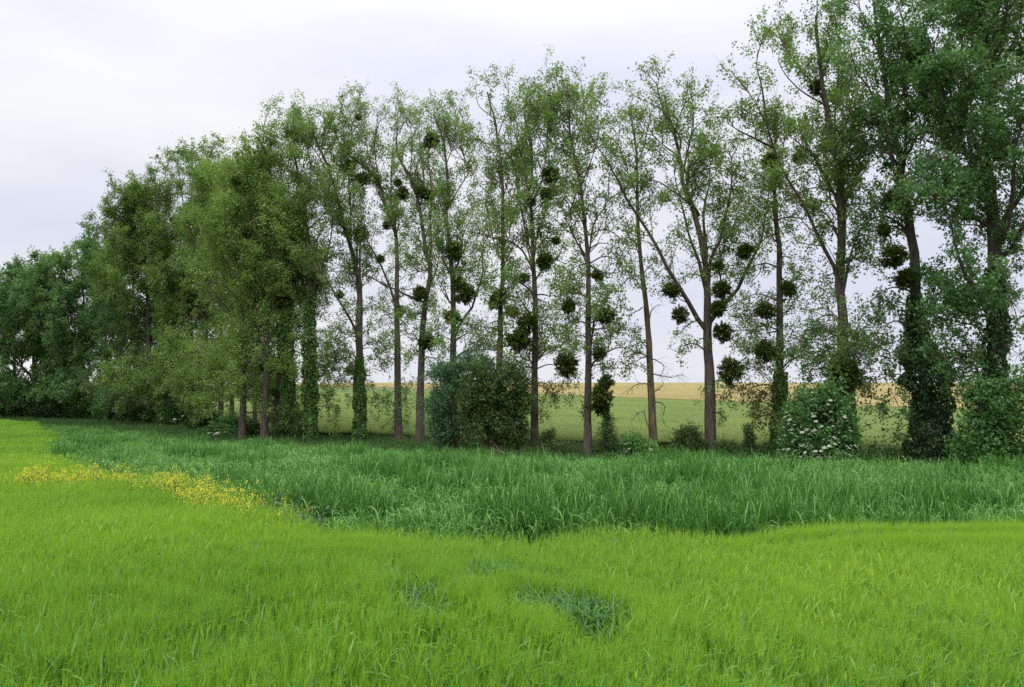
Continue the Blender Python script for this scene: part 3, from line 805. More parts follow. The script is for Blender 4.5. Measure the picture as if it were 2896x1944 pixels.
poplar("poplar_tree", "stout pale-trunked poplar forking into wide bare limbs hung with mistletoe", 105, (2010, 1294),
       [(2009, 1200), (2008, 1080), (2008, 990), (2006, 932), (2006, 850), (2006, 783), (1998, 716), (1986, 647), (1975, 601), (1963, 555), (1944, 509), (1937, 463), (1925, 394), (1914, 352), (1897, 310), (1888, 255)], 36, 0.14,
       limbs=[[(2003, 945), (1983, 919), (1956, 873), (1933, 831), (1895, 772), (1868, 718), (1837, 662), (1807, 616), (1788, 589), (1765, 551), (1753, 521), (1738, 498), (1710, 440), (1677, 402), (1650, 360)],
              [(2000, 840), (1983, 769), (1975, 735), (1952, 678), (1941, 632), (1929, 582), (1914, 524), (1905, 480)], [(1975, 601), (1933, 563), (1906, 544), (1868, 517), (1830, 505), (1800, 490)],
              [(2008, 910), (2020, 893), (2045, 862), (2083, 824), (2108, 770), (2145, 700), (2153, 684), (2165, 610), (2178, 520), (2190, 460)],
              [(2006, 770), (2013, 723), (2037, 680), (2054, 601), (2066, 547), (2070, 465), (2060, 420)], [(1998, 716), (1989, 618), (1996, 564), (2008, 514), (2008, 465), (2030, 420)],
              [(1944, 500), (1914, 440), (1883, 417), (1845, 380), (1820, 330)], [(1937, 463), (1952, 394), (1960, 330), (1955, 260)], [(1944, 490), (1958, 465), (2012, 423), (2040, 400)], [(1925, 394), (1880, 320), (1860, 250), (1868, 205)],
              [(2045, 862), (2035, 760), (2050, 690)], [(1914, 352), (1940, 280), (1945, 225)]],
       auto=4, spread=2.6, limb_leaf=0.76, low=1, crown0=0.62, dens=0.82, leaf=0.12, tone=0.55, bare_top=4, fork_w=0.62,
       blobs=[(1920, 800, 22, 30, 180), (1930, 940, 25, 30, 120), (1925, 990, 14, 30, 90), (1960, 760, 20, 30, 120), (2090, 730, 30, 40, 250), (2030, 780, 20, 30, 150), (2075, 1100, 25, 35, 200, "brown_leaf"), (2050, 1130, 20, 30, 120),
              (2070, 540, 45, 55, 420), (2120, 520, 35, 40, 240), (1985, 1110, 12, 20, 60), (1975, 970, 16, 20, 80), (2055, 1190, 10, 10, 30), (2020, 1090, 12, 20, 60)],
       mist=[(1900, 822, 22), (1924, 892, 23), (2040, 820, 26), (2030, 873, 22), (2045, 942, 27), (2065, 1050, 33), (2108, 712, 22), (2030, 755, 15)])
poplar("poplar_tree", "half-dead slender poplar, trunk bare and bristling with twisted dead twigs", 106, (1848, 1289),
       [(1847, 1240), (1845, 1179), (1841, 1083), (1837, 988), (1833, 911), (1824, 835), (1818, 777), (1811, 710), (1805, 632), (1801, 524), (1799, 448), (1790, 380), (1776, 306)], 25, 0.14,
       limbs=[[(1801, 560), (1780, 500), (1765, 450), (1745, 400)], [(1799, 470), (1820, 420), (1830, 370), (1840, 320)], [(1803, 600), (1830, 570), (1850, 540), (1865, 520)], [(1810, 690), (1795, 640), (1785, 610)]],
       auto=2, spread=2.0, limb_leaf=0.71, low=0, crown0=0.74, dens=0.9, leaf=0.12, tone=0.55, bare_top=7, bark="bark_lichen", leafless=(3,),
       blobs=[(1850, 565, 25, 30, 200), (1785, 990, 20, 25, 150), (1800, 1030, 16, 25, 110), (1765, 1020, 12, 12, 60), (1750, 680, 14, 12, 60), (1815, 965, 14, 12, 60)],
       dead=[[(1817, 795), (1803, 783), (1786, 776), (1752, 779)], [(1783, 778), (1768, 800), (1755, 814), (1740, 832)], [(1836, 908), (1842, 880), (1855, 864), (1866, 856)], [(1843, 1090), (1812, 1085), (1790, 1095), (1777, 1115)],
             [(1845, 1057), (1870, 1062), (1898, 1065), (1932, 1059)], [(1848, 1137), (1866, 1140), (1878, 1155), (1870, 1180), (1878, 1205)], [(1836, 1215), (1825, 1182), (1818, 1165), (1800, 1170), (1783, 1190)],
             [(1836, 985), (1815, 970), (1812, 935), (1825, 918)], [(1838, 1015), (1860, 1020), (1880, 1040), (1870, 1075)], [(1818, 777), (1832, 755), (1850, 735), (1855, 700)], [(1824, 835), (1800, 790), (1775, 720), (1755, 715)],
             [(1818, 870), (1800, 882), (1780, 895)], [(1845, 1110), (1865, 1100), (1880, 1085)], [(1812, 730), (1795, 690), (1775, 670), (1760, 640)]])
poplar("poplar_tree", "poplar with a great hanging mistletoe globe low on its trunk", 107, (1661, 1293),
       [(1662, 1220), (1662, 1141), (1663, 1026), (1663, 911), (1663, 835), (1663, 758), (1661, 720), (1654, 639), (1648, 582), (1642, 536), (1634, 486), (1623, 429), (1610, 360), (1612, 310), (1602, 265)], 25, 0.14,
       limbs=[[(1663, 740), (1669, 697), (1677, 639), (1699, 601), (1719, 570), (1722, 505), (1730, 460)], [(1719, 570), (1740, 552), (1757, 540)], [(1648, 630), (1623, 586), (1590, 544), (1552, 524), (1530, 500)],
              [(1660, 750), (1638, 697), (1615, 655), (1594, 601), (1575, 560)], [(1634, 486), (1613, 444), (1580, 420), (1544, 387), (1515, 340), (1500, 280)], [(1623, 429), (1645, 350), (1650, 280), (1640, 220)],
              [(1673, 1034), (1707, 1003), (1745, 984), (1772, 984), (1790, 992)], [(1672, 970), (1680, 910), (1695, 880), (1714, 870)], [(1642, 536), (1670, 460), (1690, 390), (1690, 330)], [(1615, 380), (1580, 300), (1560, 230), (1545, 215)],
              [(1663, 850), (1630, 820), (1600, 810)]],
       auto=6, spread=2.6, limb_leaf=0.76, low=4, crown0=0.5, dens=0.9, leaf=0.12, tone=0.55, bare_top=5,
       blobs=[(1640, 870, 30, 40, 300), (1630, 960, 30, 40, 300), (1700, 960, 25, 40, 250), (1700, 1040, 30, 30, 250), (1690, 780, 30, 40, 300), (1610, 780, 30, 40, 300), (1640, 1130, 30, 50, 120, "willow"), (1720, 880, 16, 14, 60),
              (1755, 870, 14, 10, 40), (1600, 930, 30, 40, 250), (1725, 700, 30, 30, 180), (1760, 750, 16, 14, 40), (1770, 690, 20, 16, 70)],
       mist=[(1608, 866, 21), (1714, 895, 22), (1702, 1118, 30), (1698, 1150, 26), (1695, 1000, 18), (1690, 780, 17), (1715, 1080, 20)])
poplar("poplar_tree", "dark-stemmed poplar beside the big shrubs, mistletoe massed on its left limbs", 108, (1512, 1282),
       [(1512, 1230), (1512, 1179), (1512, 1064), (1514, 969), (1514, 873), (1512, 797), (1507, 735), (1506, 658), (1502, 582), (1497, 540), (1506, 480), (1503, 400), (1490, 350), (1482, 305)], 25, 0.14,
       limbs=[[(1505, 720), (1491, 677), (1483, 639), (1468, 563), (1460, 505), (1464, 429), (1475, 370), (1470, 300)], [(1509, 760), (1521, 655), (1537, 674), (1564, 704)], [(1502, 1022), (1491, 1007), (1470, 1012)],
              [(1520, 1018), (1544, 992), (1564, 984), (1590, 984), (1605, 1000)], [(1498, 890), (1476, 854), (1453, 839), (1430, 842)], [(1502, 825), (1476, 802), (1441, 781), (1420, 776)],
              [(1500, 750), (1476, 708), (1437, 681), (1391, 674), (1353, 660), (1307, 651), (1276, 632)], [(1502, 582), (1530, 520), (1545, 440), (1550, 360), (1560, 290)], [(1495, 540), (1483, 500), (1450, 420), (1440, 350)],
              [(1503, 400), (1520, 320), (1530, 250)], [(1506, 600), (1550, 560), (1580, 520)], [(1512, 800), (1550, 740), (1580, 730)]],
       auto=6, spread=2.6, limb_leaf=0.76, low=4, crown0=0.5, dens=0.9, leaf=0.12, tone=0.52,
       blobs=[(1480, 990, 35, 35, 350), (1550, 870, 30, 40, 350), (1560, 930, 35, 40, 400), (1460, 900, 30, 40, 300), (1600, 1060, 30, 40, 250), (1470, 1050, 30, 30, 150), (1545, 1110, 30, 50, 300, "brown_leaf"), (1570, 1110, 20, 20, 120), (1540, 1170, 20, 20, 80),
              (1560, 660, 30, 40, 250), (1490, 760, 30, 40, 250), (1610, 1000, 25, 20, 120)],
       mist=[(1541, 740, 23), (1573, 681, 13), (1468, 961, 32), (1492, 915, 28), (1602, 1032, 32), (1483, 787, 14), (1556, 498, 24), (1545, 548, 17), (1502, 572, 13)])
poplar("poplar_tree", "yellow-lichened poplar rising behind the right-hand of the two big shrubs", 109, (1411, 1276),
       [(1411, 1180), (1412, 1038), (1416, 950), (1415, 873), (1422, 797), (1422, 735), (1422, 639), (1422, 563), (1420, 505), (1416, 448), (1407, 390), (1399, 333), (1388, 300), (1378, 262)], 24, 0.13,
       limbs=[[(1416, 470), (1410, 459), (1384, 421), (1345, 383), (1311, 345), (1300, 310)], [(1421, 740), (1407, 716), (1395, 677), (1388, 639), (1376, 593), (1372, 560)], [(1420, 535), (1390, 518), (1350, 512)],
              [(1422, 620), (1445, 570), (1460, 520), (1455, 460)], [(1407, 390), (1430, 320), (1440, 270), (1425, 235)], [(1399, 340), (1355, 300), (1345, 255)], [(1422, 760), (1450, 700), (1470, 650)]],
       auto=5, spread=2.3, limb_leaf=0.65, low=4, crown0=0.5, dens=0.8, leaf=0.12, tone=0.52, bare_top=12, bark="bark_lichen",
       blobs=[(1380, 930, 30, 40, 250), (1450, 820, 25, 30, 200), (1390, 820, 25, 30, 220), (1440, 960, 25, 30, 150), (1380, 700, 30, 40, 250), (1450, 740, 30, 40, 200)],
       mist=[(1410, 846, 24), (1449, 880, 18), (1395, 862, 14)])
poplar("poplar_tree", "poplar with forked trunk behind the blue-green shrub, one big mistletoe globe halfway up", 110, (1284, 1270),
       [(1282, 1150), (1281, 1018), (1282, 950), (1282, 873), (1280, 797), (1275, 739), (1270, 680), (1262, 610), (1265, 540), (1262, 470), (1255, 400), (1260, 370), (1258, 335)], 25, 0.13,
       limbs=[[(1284, 960), (1303, 911), (1334, 873), (1353, 812), (1365, 781), (1366, 700), (1390, 640), (1395, 560)], [(1280, 800), (1300, 730), (1307, 697), (1311, 662), (1330, 620), (1345, 570)], [(1275, 740), (1261, 674), (1257, 620), (1240, 560)],
              [(1284, 1020), (1305, 1000), (1322, 992), (1361, 990), (1407, 986)], [(1262, 600), (1300, 530), (1330, 478), (1311, 444), (1300, 400), (1310, 340)], [(1282, 870), (1255, 830), (1235, 790)], [(1255, 400), (1230, 340), (1225, 300)],
              [(1262, 470), (1285, 400), (1290, 330), (1280, 300)]],
       auto=5, spread=2.5, limb_leaf=0.76, low=4, crown0=0.45, dens=0.85, leaf=0.12, tone=0.52, bare_top=8,
       blobs=[(1240, 900, 25, 40, 250), (1330, 930, 30, 40, 250), (1250, 960, 25, 30, 200), (1310, 780, 25, 30, 200), (1330, 700, 30, 40, 250), (1370, 960, 25, 30, 120)],
       mist=[(1283, 710, 26), (1280, 900, 20), (1312, 832, 30), (1296, 800, 18)])
poplar("poplar_tree", "thick-based poplar leaning slightly towards the blue-green shrub it stands next to", 111, (1186, 1262),
       [(1188, 1200), (1188, 1133), (1194, 980), (1198, 903), (1209, 827), (1217, 769), (1213, 728), (1202, 709), (1194, 644), (1187, 594), (1175, 541), (1160, 499), (1137, 464), (1121, 426), (1125, 360)], 26, 0.14,
       limbs=[[(1214, 740), (1221, 702), (1217, 633), (1221, 556), (1215, 490), (1211, 434), (1222, 370), (1215, 310)], [(1218, 680), (1217, 663), (1183, 633), (1152, 627), (1129, 629)], [(1190, 975), (1167, 945), (1133, 949)],
              [(1205, 860), (1156, 839), (1121, 820), (1091, 809), (1053, 786), (1010, 774), (965, 770), (926, 767)], [(1187, 594), (1200, 520), (1190, 440), (1185, 370), (1190, 310)], [(1209, 827), (1235, 760), (1245, 700)], [(1160, 499), (1165, 420), (1160, 350)]],
       auto=5, spread=2.4, limb_leaf=0.71, low=4, crown0=0.5, dens=0.85, leaf=0.12, tone=0.52, bare_top=9, leafless=(3,),
       blobs=[(1215, 960, 30, 40, 280, "poplar_blue"), (1170, 1000, 25, 40, 250), (1190, 870, 25, 40, 250), (1160, 900, 20, 30, 120), (1180, 740, 20, 40, 150), (1230, 860, 25, 40, 220), (1220, 1180, 20, 30, 100)],
       mist=[(1220, 398, 21), (1190, 545, 17), (1212, 554, 16), (1188, 830, 21), (1205, 968, 24)], dead=[[(1196, 1238), (1210, 1235), (1222, 1230), (1228, 1228)]])
poplar("poplar_tree", "poplar with pruned stub and dark leafy sprouts round its lower trunk", 112, (1128, 1253),
       [(1126, 1180), (1125, 1094), (1123, 941), (1121, 865), (1123, 788), (1121, 709), (1116, 648), (1098, 606), (1083, 556), (1068, 510), (1037, 476), (1007, 453), (976, 430), (953, 390), (944, 355)], 24, 0.13,
       limbs=[[(1120, 670), (1129, 633), (1125, 587), (1130, 530)], [(1110, 620), (1106, 556), (1106, 495), (1110, 434), (1114, 376), (1125, 327), (1110, 285)], [(1120, 870), (1102, 811), (1083, 765), (1076, 747), (1045, 694), (1026, 656), (999, 614), (968, 587), (926, 575)],
              [(1083, 556), (1065, 470), (1060, 400), (1075, 340)], [(1123, 880), (1105, 888), (1090, 890)], [(1098, 606), (1070, 540), (1045, 450), (1030, 380), (1012, 300)], [(1114, 400), (1140, 350), (1135, 290)]],
       auto=5, spread=2.4, limb_leaf=0.76, low=4, crown0=0.5, dens=0.85, leaf=0.12, tone=0.54, bare_top=10,
       blobs=[(1095, 910, 20, 30, 180), (1150, 1110, 25, 60, 450, "poplar_blue"), (1095, 1130, 28, 50, 420, "poplar_blue"), (1085, 1020, 25, 40, 250), (1150, 1000, 20, 40, 180), (1130, 1190, 25, 30, 200), (1090, 980, 20, 30, 150), (1160, 1210, 14, 20, 60), (1095, 1200, 16, 20, 60)],
       mist=[(1138, 547, 19), (1126, 518, 13), (1024, 506, 18), (1095, 638, 12), (1076, 733, 11), (1130, 880, 15)])
poplar("poplar_tree", "poplar with a narrow ivy sleeve standing alone left of the pruned-stub trunk", 113, (1018, 1254),
       [(1018, 1180), (1018, 1094), (1016, 999), (1018, 941), (1018, 865), (1014, 805), (1003, 759), (991, 709), (968, 633), (953, 575), (934, 499), (911, 434), (885, 390), (880, 340)], 28, 0.12,
       limbs=[[(1012, 995), (1007, 941), (988, 899), (968, 865), (945, 830), (926, 792), (907, 769), (869, 747), (830, 720)], [(1017, 850), (1018, 747), (1018, 690), (1030, 640), (1025, 560)], [(1003, 759), (990, 660), (992, 600), (988, 537), (984, 480), (976, 434), (970, 350), (965, 300)],
              [(953, 575), (955, 500), (975, 420), (1000, 340), (1013, 290)], [(934, 499), (900, 440), (860, 380), (850, 330)], [(968, 633), (920, 590), (880, 560)], [(911, 434), (920, 370), (915, 310)]],
       auto=7, spread=2.8, limb_leaf=0.76, low=4, crown0=0.42, dens=1.05, leaf=0.125, tone=0.54, bare_top=6,
       blobs=[(960, 980, 40, 40, 400), (940, 1060, 35, 50, 350), (980, 1060, 20, 30, 120), (1060, 1000, 30, 50, 300), (1055, 880, 25, 40, 200), (1050, 1150, 16, 40, 120), (960, 920, 30, 40, 300), (1040, 1090, 20, 30, 120), (990, 1130, 12, 16, 50)],
       mist=[(1021, 660, 20), (960, 835, 12), (1013, 332, 10), (986, 470, 16)], ivy=[(1250, 19), (1150, 18), (1080, 16), (1010, 11)])
LEFTG = "crowded poplars where the row closes up"
poplar("poplar_tree", "trunk wrapped in bright ivy with pale leafy sprouts drooping beside it", 114, (879, 1256),
       [(878, 1180), (878, 1050), (877, 950), (876, 850), (870, 740), (865, 640), (850, 540), (830, 440), (815, 400), (808, 355)], 27, 0.12,
       limbs=[[(876, 850), (900, 780), (930, 700), (940, 620), (930, 520)], [(870, 740), (830, 680), (790, 620), (770, 560)], [(860, 600), (880, 500), (870, 420), (850, 350)]],
       auto=12, spread=4.0, front=0.45, lat=0.95, crown0=0.34, dens=1.05, leaf=0.13, tone=0.56, low=2,
       blobs=[(930, 1140, 30, 60, 450), (915, 1060, 30, 40, 250), (950, 1180, 14, 40, 120), (900, 960, 30, 40, 250)], mist=[(845, 780, 16)],
       ivy=[(1252, 19), (1150, 20), (1050, 22), (950, 19), (850, 15)])
poplar("poplar_tree", "trunk wrapped in bright ivy with a big round mistletoe atop the ivy", 115, (815, 1254),
       [(815, 1180), (813, 1050), (812, 950), (811, 800), (800, 700), (790, 600), (770, 500), (750, 420), (740, 420), (733, 395)], 26, 0.12,
       limbs=[[(811, 800), (840, 740), (850, 660), (845, 580)], [(800, 700), (750, 640), (710, 600), (690, 540)], [(815, 1010), (790, 1000), (760, 1015), (720, 1040)]],
       auto=14, spread=4.8, front=0.45, lat=0.95, crown0=0.32, dens=1.05, leaf=0.13, leaf_m="poplar_warm", tone=0.54, low=3, bare_top=3,
       mist=[(797, 840, 33, -7.2), (827, 785, 15)], ivy=[(1252, 18), (1150, 19), (1050, 20), (950, 18), (860, 14), (800, 11)], leafless=(2,))
poplar("poplar_tree", "bare reddish trunk closest to the ivy trunks, boughs arching to the grass", 116, (777, 1252),
       [(780, 1167), (788, 1087), (790, 980), (785, 880), (775, 760), (760, 640), (745, 540), (727, 470), (717, 425)], 20, 0.14,
       auto=14, spread=4.8, front=0.45, lat=0.95, crown0=0.3, dens=1.0, leaf=0.13, leaf_m="poplar_warm", tone=0.54, low=3, mist=[(755, 1040, 18), (777, 1110, 12)],
       blobs=[(750, 1090, 40, 40, 300), (800, 1200, 20, 30, 120, "shrub")])
poplar("poplar_tree", "bare trunk second from the ivy trunks, yellow lichened bough above", 117, (746, 1255),
       [(750, 1151), (754, 1083), (756, 980), (750, 870), (735, 760), (715, 650), (700, 540), (690, 480), (684, 430)], 22, 0.13,
       limbs=[[(756, 960), (720, 990), (690, 1020), (670, 1050)], [(735, 760), (690, 690), (650, 640), (630, 580)]], auto=15, spread=5.2, front=0.45, lat=0.95, crown0=0.3, dens=1.05, leaf=0.13, leaf_m="poplar_warm", tone=0.55, low=3, mist=[(700, 655, 18, -6), (667, 512, 13, -5)])
poplar("poplar_tree", "bare trunk third from the ivy trunks, foliage hanging almost to its foot", 118, (684, 1253),
       [(687, 1176), (689, 1060), (688, 940), (680, 820), (665, 700), (650, 590), (640, 550), (634, 500)], 22, 0.13,
       auto=18, spread=6.0, front=0.45, lat=0.95, crown0=0.26, dens=1.15, leaf=0.135, leaf_m="poplar_warm", tone=0.55, low=5, mist=[(536, 835, 18, -8)],
       blobs=[(650, 1080, 45, 50, 500), (700, 1110, 35, 40, 300), (620, 1130, 40, 40, 350), (560, 1000, 50, 60, 500)])
poplar("poplar_tree", "short dark trunk among the flowering undergrowth, leafy boughs down to the shrubs", 119, (625, 1216),
       [(625, 1150), (626, 1050), (622, 900), (610, 760), (595, 640), (580, 520), (572, 540), (568, 505)], 17, 0.13,
       auto=20, spread=7.4, lat=0.95, crown0=0.22, dens=0.9, leaf=0.15, tone=0.5, low=6, blobs=[(560, 900, 60, 60, 500), (520, 1000, 50, 70, 500), (575, 425, 45, 40, 400), (610, 410, 45, 40, 400)])
poplar("poplar_tree", "poplar with rusty-leaved foot left of the white-flowered undergrowth", 120, (467, 1203),
       [(467, 1130), (466, 1000), (462, 860), (450, 720), (440, 600), (436, 630), (434, 585)], 16, 0.13,
       auto=20, spread=7.6, lat=0.95, crown0=0.22, dens=0.9, leaf=0.16, leaf_m="poplar_warm", tone=0.5, low=6,
       blobs=[(470, 1130, 20, 30, 120, "brown_leaf"), (400, 640, 60, 60, 700), (360, 590, 30, 30, 220), (345, 630, 40, 16, 160)])
poplar("poplar_tree", "poplar behind the rusty-footed one, its crown filling the gap above the undergrowth", 121, (545, 1202),
       [(545, 1130), (545, 1000), (540, 860), (530, 720), (522, 600), (517, 580), (511, 535)], 15, 0.13,
       auto=18, spread=7.4, lat=0.95, crown0=0.22, dens=0.9, leaf=0.16, tone=0.5, low=6, blobs=[(500, 460, 50, 45, 500), (470, 480, 45, 40, 400), (540, 440, 40, 40, 350)])
poplar("poplar_tree", "tall round-crowned poplar ending the near part of the row with an overhanging outer bough", 122, (424, 1203),
       [(424, 1130), (422, 1000), (418, 860), (410, 740), (402, 620), (397, 680), (395, 640)], 16, 0.13,
       limbs=[[(412, 760), (380, 700), (340, 650), (310, 620)], [(405, 700), (375, 640), (352, 600), (340, 575)]],
       auto=18, spread=7.4, lat=0.95, crown0=0.2, dens=0.9, leaf=0.16, leaf_m="poplar", tone=0.48, low=6)
poplar("poplar_tree", "slim pale-trunked poplar at the dark gap between near and far trees", 123, (336, 1196),
       [(337, 1119), (342, 1030), (338, 943), (330, 850), (322, 780), (318, 700)], 11, 0.2,
       auto=12, spread=6.0, lat=0.95, crown0=0.3, dens=0.8, leaf=0.16, leaf_m="poplar_blue", tone=0.42, low=3, bark="dead_wood")
for q, (fx, fy, ft, lb) in enumerate([(380, 1199, 640, "dark poplar in the shade right of the slim pale-trunked one"), (585, 1206, 520, "poplar standing back behind the short dark trunk"), (655, 1222, 510, "poplar half hidden behind the third bare trunk from the ivy trunks"), (720, 1232, 480, "poplar set back in the gap between two bare trunks")]):
    poplar("poplar_tree", lb, 150 + q, (fx, fy), [(fx + 1, fy - 80), (fx, fy - 220), (fx - 6, fy - 400), (fx - 10, ft + 80), (fx - 12, ft)], 15, 0.14,
           auto=16, spread=6.2, lat=0.95, crown0=0.18, dens=0.85, leaf=0.16, leaf_m=("poplar_blue", "poplar", "poplar_warm", "poplar")[q], tone=0.48, low=7)
FARG = "far dense poplars at the end of the row"
FAR = [(297, 1192, 700, 14, "dark far poplar with a twin-stemmed trunk beside the pale slim one"),
       (235, 1190, 722, 13, None), (185, 1188, 740, 13, None), (145, 1186, 760, 14, "far poplar whose trunk forks low above the little flowering bush"), (95, 1184, 780, 13, None), (40, 1182, 795, 13, None), (-15, 1181, 808, 13, None), (-70, 1180, 820, 13, None)]
for q, (fx, fy, ft, fw, lb) in enumerate(FAR):
    mid = [(fx + 2, fy - 70), (fx, fy - 180), (fx + 3 - 2 * (q % 3), fy - 300), (fx - 3 + 2 * (q % 4), ft + 60), (fx, ft)]
    poplar("poplar_tree", lb or "dense dark poplar in the closed far end of the row", 130 + q, (fx, fy), mid, fw, 0.15,
           limbs=([[(fx, fy - 60), (fx + 14, fy - 140), (fx + 20, fy - 260), (fx + 18, ft + 90)]] if lb else ()), auto=16, spread=7.4, lat=0.95, crown0=0.16, dens=0.62, leaf=0.22,
           leaf_m=("poplar_blue", "poplar_blue", "poplar")[q % 3], tone=0.44, low=6, limb_leaf=0.9, group=None if lb else FARG,
           mist=[(fx + 12, fy - 190, 9)] if q % 2 == 0 else ())

# ------------------------------------------------------------------ shrubs
def umbel_mesh():
    r = np.random.default_rng(5)
    gg = Geo()
    n = 14
    a = np.arange(n) * 2.4; q = np.sqrt((np.arange(n) + .5) / n)
    c = np.stack([q * np.cos(a), q * np.sin(a), 0.18 * (1 - q ** 2)], -1) * 0.5
    for k in range(n):
        m5 = np.arange(5) * 1.2566 + r.random()
        ring = c[k] + np.stack([0.13 * np.cos(m5), 0.13 * np.sin(m5), 0.03 * r.normal(size=5)], -1)
        gg.add(np.concatenate([[c[k] + [0, 0, .03]], ring]), t=[(0, 1 + j, 1 + (j + 1) % 5) for j in range(5)], c=r.random())
    return gg.mesh("flower_head", "flower_white")
UMBEL = umbel_mesh()

def bush(name, label, seed, base, lumps, mat, cat="shrub", leaf=0.13, per_m3=None, dens=1.0, flowers=0, fl_size=0.19, stems=9, tone=0.5, group=None, aspect=0.6, umb_top=0.2):
    """lumps (x, y, rx, ry) in photograph pixels at the depth where the base stands"""
    T = Tree(seed); r = T.r
    b = on_ground(*base); Y0 = b[1]; mpp = Y0 / FPX
    root = thing(name, label, cat, b, group)
    fl = []
    for (lx, ly, rx, ry) in lumps:
        sx, sz = rx * mpp, ry * mpp
        sy = 0.5 * (sx + min(sx, sz) * 1.2)
        c = at(np.array([lx]), np.array([ly]), np.array([Y0 + r.uniform(-.3, .3) * sx]))[0]
        for q in range(stems):
            e = c + rdir(r, 1)[0] * np.array([sx, sy, sz]) * 0.75
            s0 = b + np.array([r.normal() * 0.2 + (c[0] - b[0]) * 0.35, r.normal() * 0.2, -0.05])
            mid = s0 * 0.45 + e * 0.55 + np.array([0, 0, 0.12 * np.linalg.norm(e - s0)])
            tubes(T.wood, spline([s0, mid, e], 6)[None], np.linspace(0.028, 0.008, 6)[None], 4)
        shell = 4 * 3.14 * ((sx * sy) ** 1.6 / 3 + (sx * sz) ** 1.6 / 3 + (sy * sz) ** 1.6 / 3) ** (1 / 1.6)
        nb = int(max(14, shell * 20 * dens))
        d = rdir(r, nb); d[:, 2] = np.abs(d[:, 2]) * np.sign(r.random(nb) - 0.22)
        q = r.random((nb, 1)) ** 0.4
        lum = 0.60 + 0.72 * vnoise(d[:, :1] * 2.3 + lx, d[:, 1:2] * 2.3 + d[:, 2:3] * 3.1, 1.0, seed)
        st = c + d * q * lum * np.array([sx, sy, sz])
        dd = unit(d + r.normal(size=d.shape) * 0.5 + np.array([0, 0, 0.1]))
        sN = np.linspace(0, 1, 4)[None, :, None]
        tw = st[:, None] + dd[:, None] * sN * r.uniform(.12, .42, nb)[:, None, None] * min(1.0, sx * 1.3)
        keep = tw[:, :, 2].min(1) > b[2]
        tw = tw[keep]
        tubes(T.wood, tw[::3, ::3], np.linspace(0.006, 0.003, 2)[None] * np.ones((len(tw[::3]), 1)), 3)
        T.leaf_on(tw, 22, leaf * 0.9, leaf * 0.8, tone, aspect=aspect)
        ns_ = int(10 + 10 * sx * dens)
        dsh = rdir(r, ns_); dsh[:, 2] = np.abs(dsh[:, 2]) + 0.2
        s0_ = c + dsh * 0.8 * np.array([sx, sy, sz])
        sh = s0_[:, None] + unit(dsh + [0, 0, 0.7])[:, None] * sN * (r.uniform(.25, 1.1, ns_) * min(1.0, 0.35 + 0.4 * sx))[:, None, None]
        tubes(T.wood, sh[:, ::3], np.linspace(0.008, 0.003, 2)[None] * np.ones((ns_, 1)), 3)
        T.leaf_on(sh, 26, leaf * 0.85, leaf * 0.7, tone + 0.08, aspect=aspect)
        if flowers:
            nf = int(flowers * sx * sz / sum(l[2] * l[3] * mpp * mpp for l in lumps))
            df = rdir(r, nf * 8); df = df[(df[:, 1] < 0.5) & (df[:, 2] > -0.7)]
            lf = 0.60 + 0.72 * vnoise(df[:, :1] * 2.3 + lx, df[:, 1:2] * 2.3 + df[:, 2:3] * 3.1, 1.0, seed)
            pf = c + df * np.array([sx, sy, sz]) * (lf + 0.10 / max(sx, 0.3))
            ok = []
            for p, dv in zip(pf, df):
                hid = False
                for (ox, oy, orx, ory) in lumps:
                    if (ox, oy) == (lx, ly): continue
                    oc = at(np.array([ox]), np.array([oy]), np.array([Y0]))[0]
                    if np.sum(((p - oc) / (np.array([orx, 0.5 * (orx + min(orx, ory) * 1.2), ory]) * mpp * 0.9)) ** 2) < 1: hid = True
                if not hid and p[2] > b[2] + 0.25: ok.append((p, dv))
            fl += ok[:nf]
    fo = link("foliage", T.fol.mesh("foliage", mat, origin=b), root)
    fo["kind"] = "stuff"
    tag(link("stem_cluster", T.wood.mesh("stem_cluster", "branch", origin=b), root), kind="stuff")
    for p, dv in fl:
        o = link("flower_head", UMBEL, fo, tuple(p - b))
        s = fl_size * r.uniform(.75, 1.25)
        o.scale = (s, s, s)
        nrm = Vector((dv[0] * 0.55, dv[1] * 0.55, abs(dv[2]) * 0.5 + 0.9))
        o.rotation_euler = nrm.to_track_quat('Z', 'Y').to_euler()
    return root

bush("elder_bush", "big rounded elder bush covered in white flower heads in front of the tree row", 201, (2318, 1338),
     [(2315, 1180, 62, 62), (2268, 1245, 50, 58), (2365, 1245, 50, 58), (2318, 1265, 72, 55), (2330, 1140, 42, 32), (2268, 1175, 36, 40), (2378, 1190, 32, 40), (2318, 1305, 78, 26), (2388, 1265, 28, 42)], "elder", leaf=0.14, dens=1.15, flowers=295, fl_size=0.125)
bush("elder_bush", "small fresh green elder bush with few flowers before the half-dead poplar", 202, (1815, 1310),
     [(1810, 1280, 32, 26), (1835, 1290, 22, 20), (1792, 1268, 16, 20)], "elder", leaf=0.14, flowers=12, fl_size=0.17, tone=0.65)
bush("willow_shrub", "large blue-green rounded shrub left of the dark one, hiding trunk bottoms", 203, (1265, 1280),
     [(1255, 1075, 52, 48), (1290, 1120, 50, 60), (1240, 1170, 40, 55), (1290, 1220, 55, 50), (1340, 1050, 45, 50), (1250, 1230, 40, 40)], "willow", leaf=0.13, dens=1.0, aspect=0.4)
bush("broad_shrub", "large dark green spreading shrub against the dark-stemmed poplar", 204, (1420, 1290),
     [(1440, 1090, 55, 62), (1385, 1140, 55, 65), (1330, 1140, 35, 50), (1465, 1170, 40, 70), (1400, 1220, 70, 55), (1350, 1190, 50, 60), (1450, 1240, 50, 40), (1360, 1070, 40, 45)], "shrub", leaf=0.13, dens=0.95, tone=0.52)
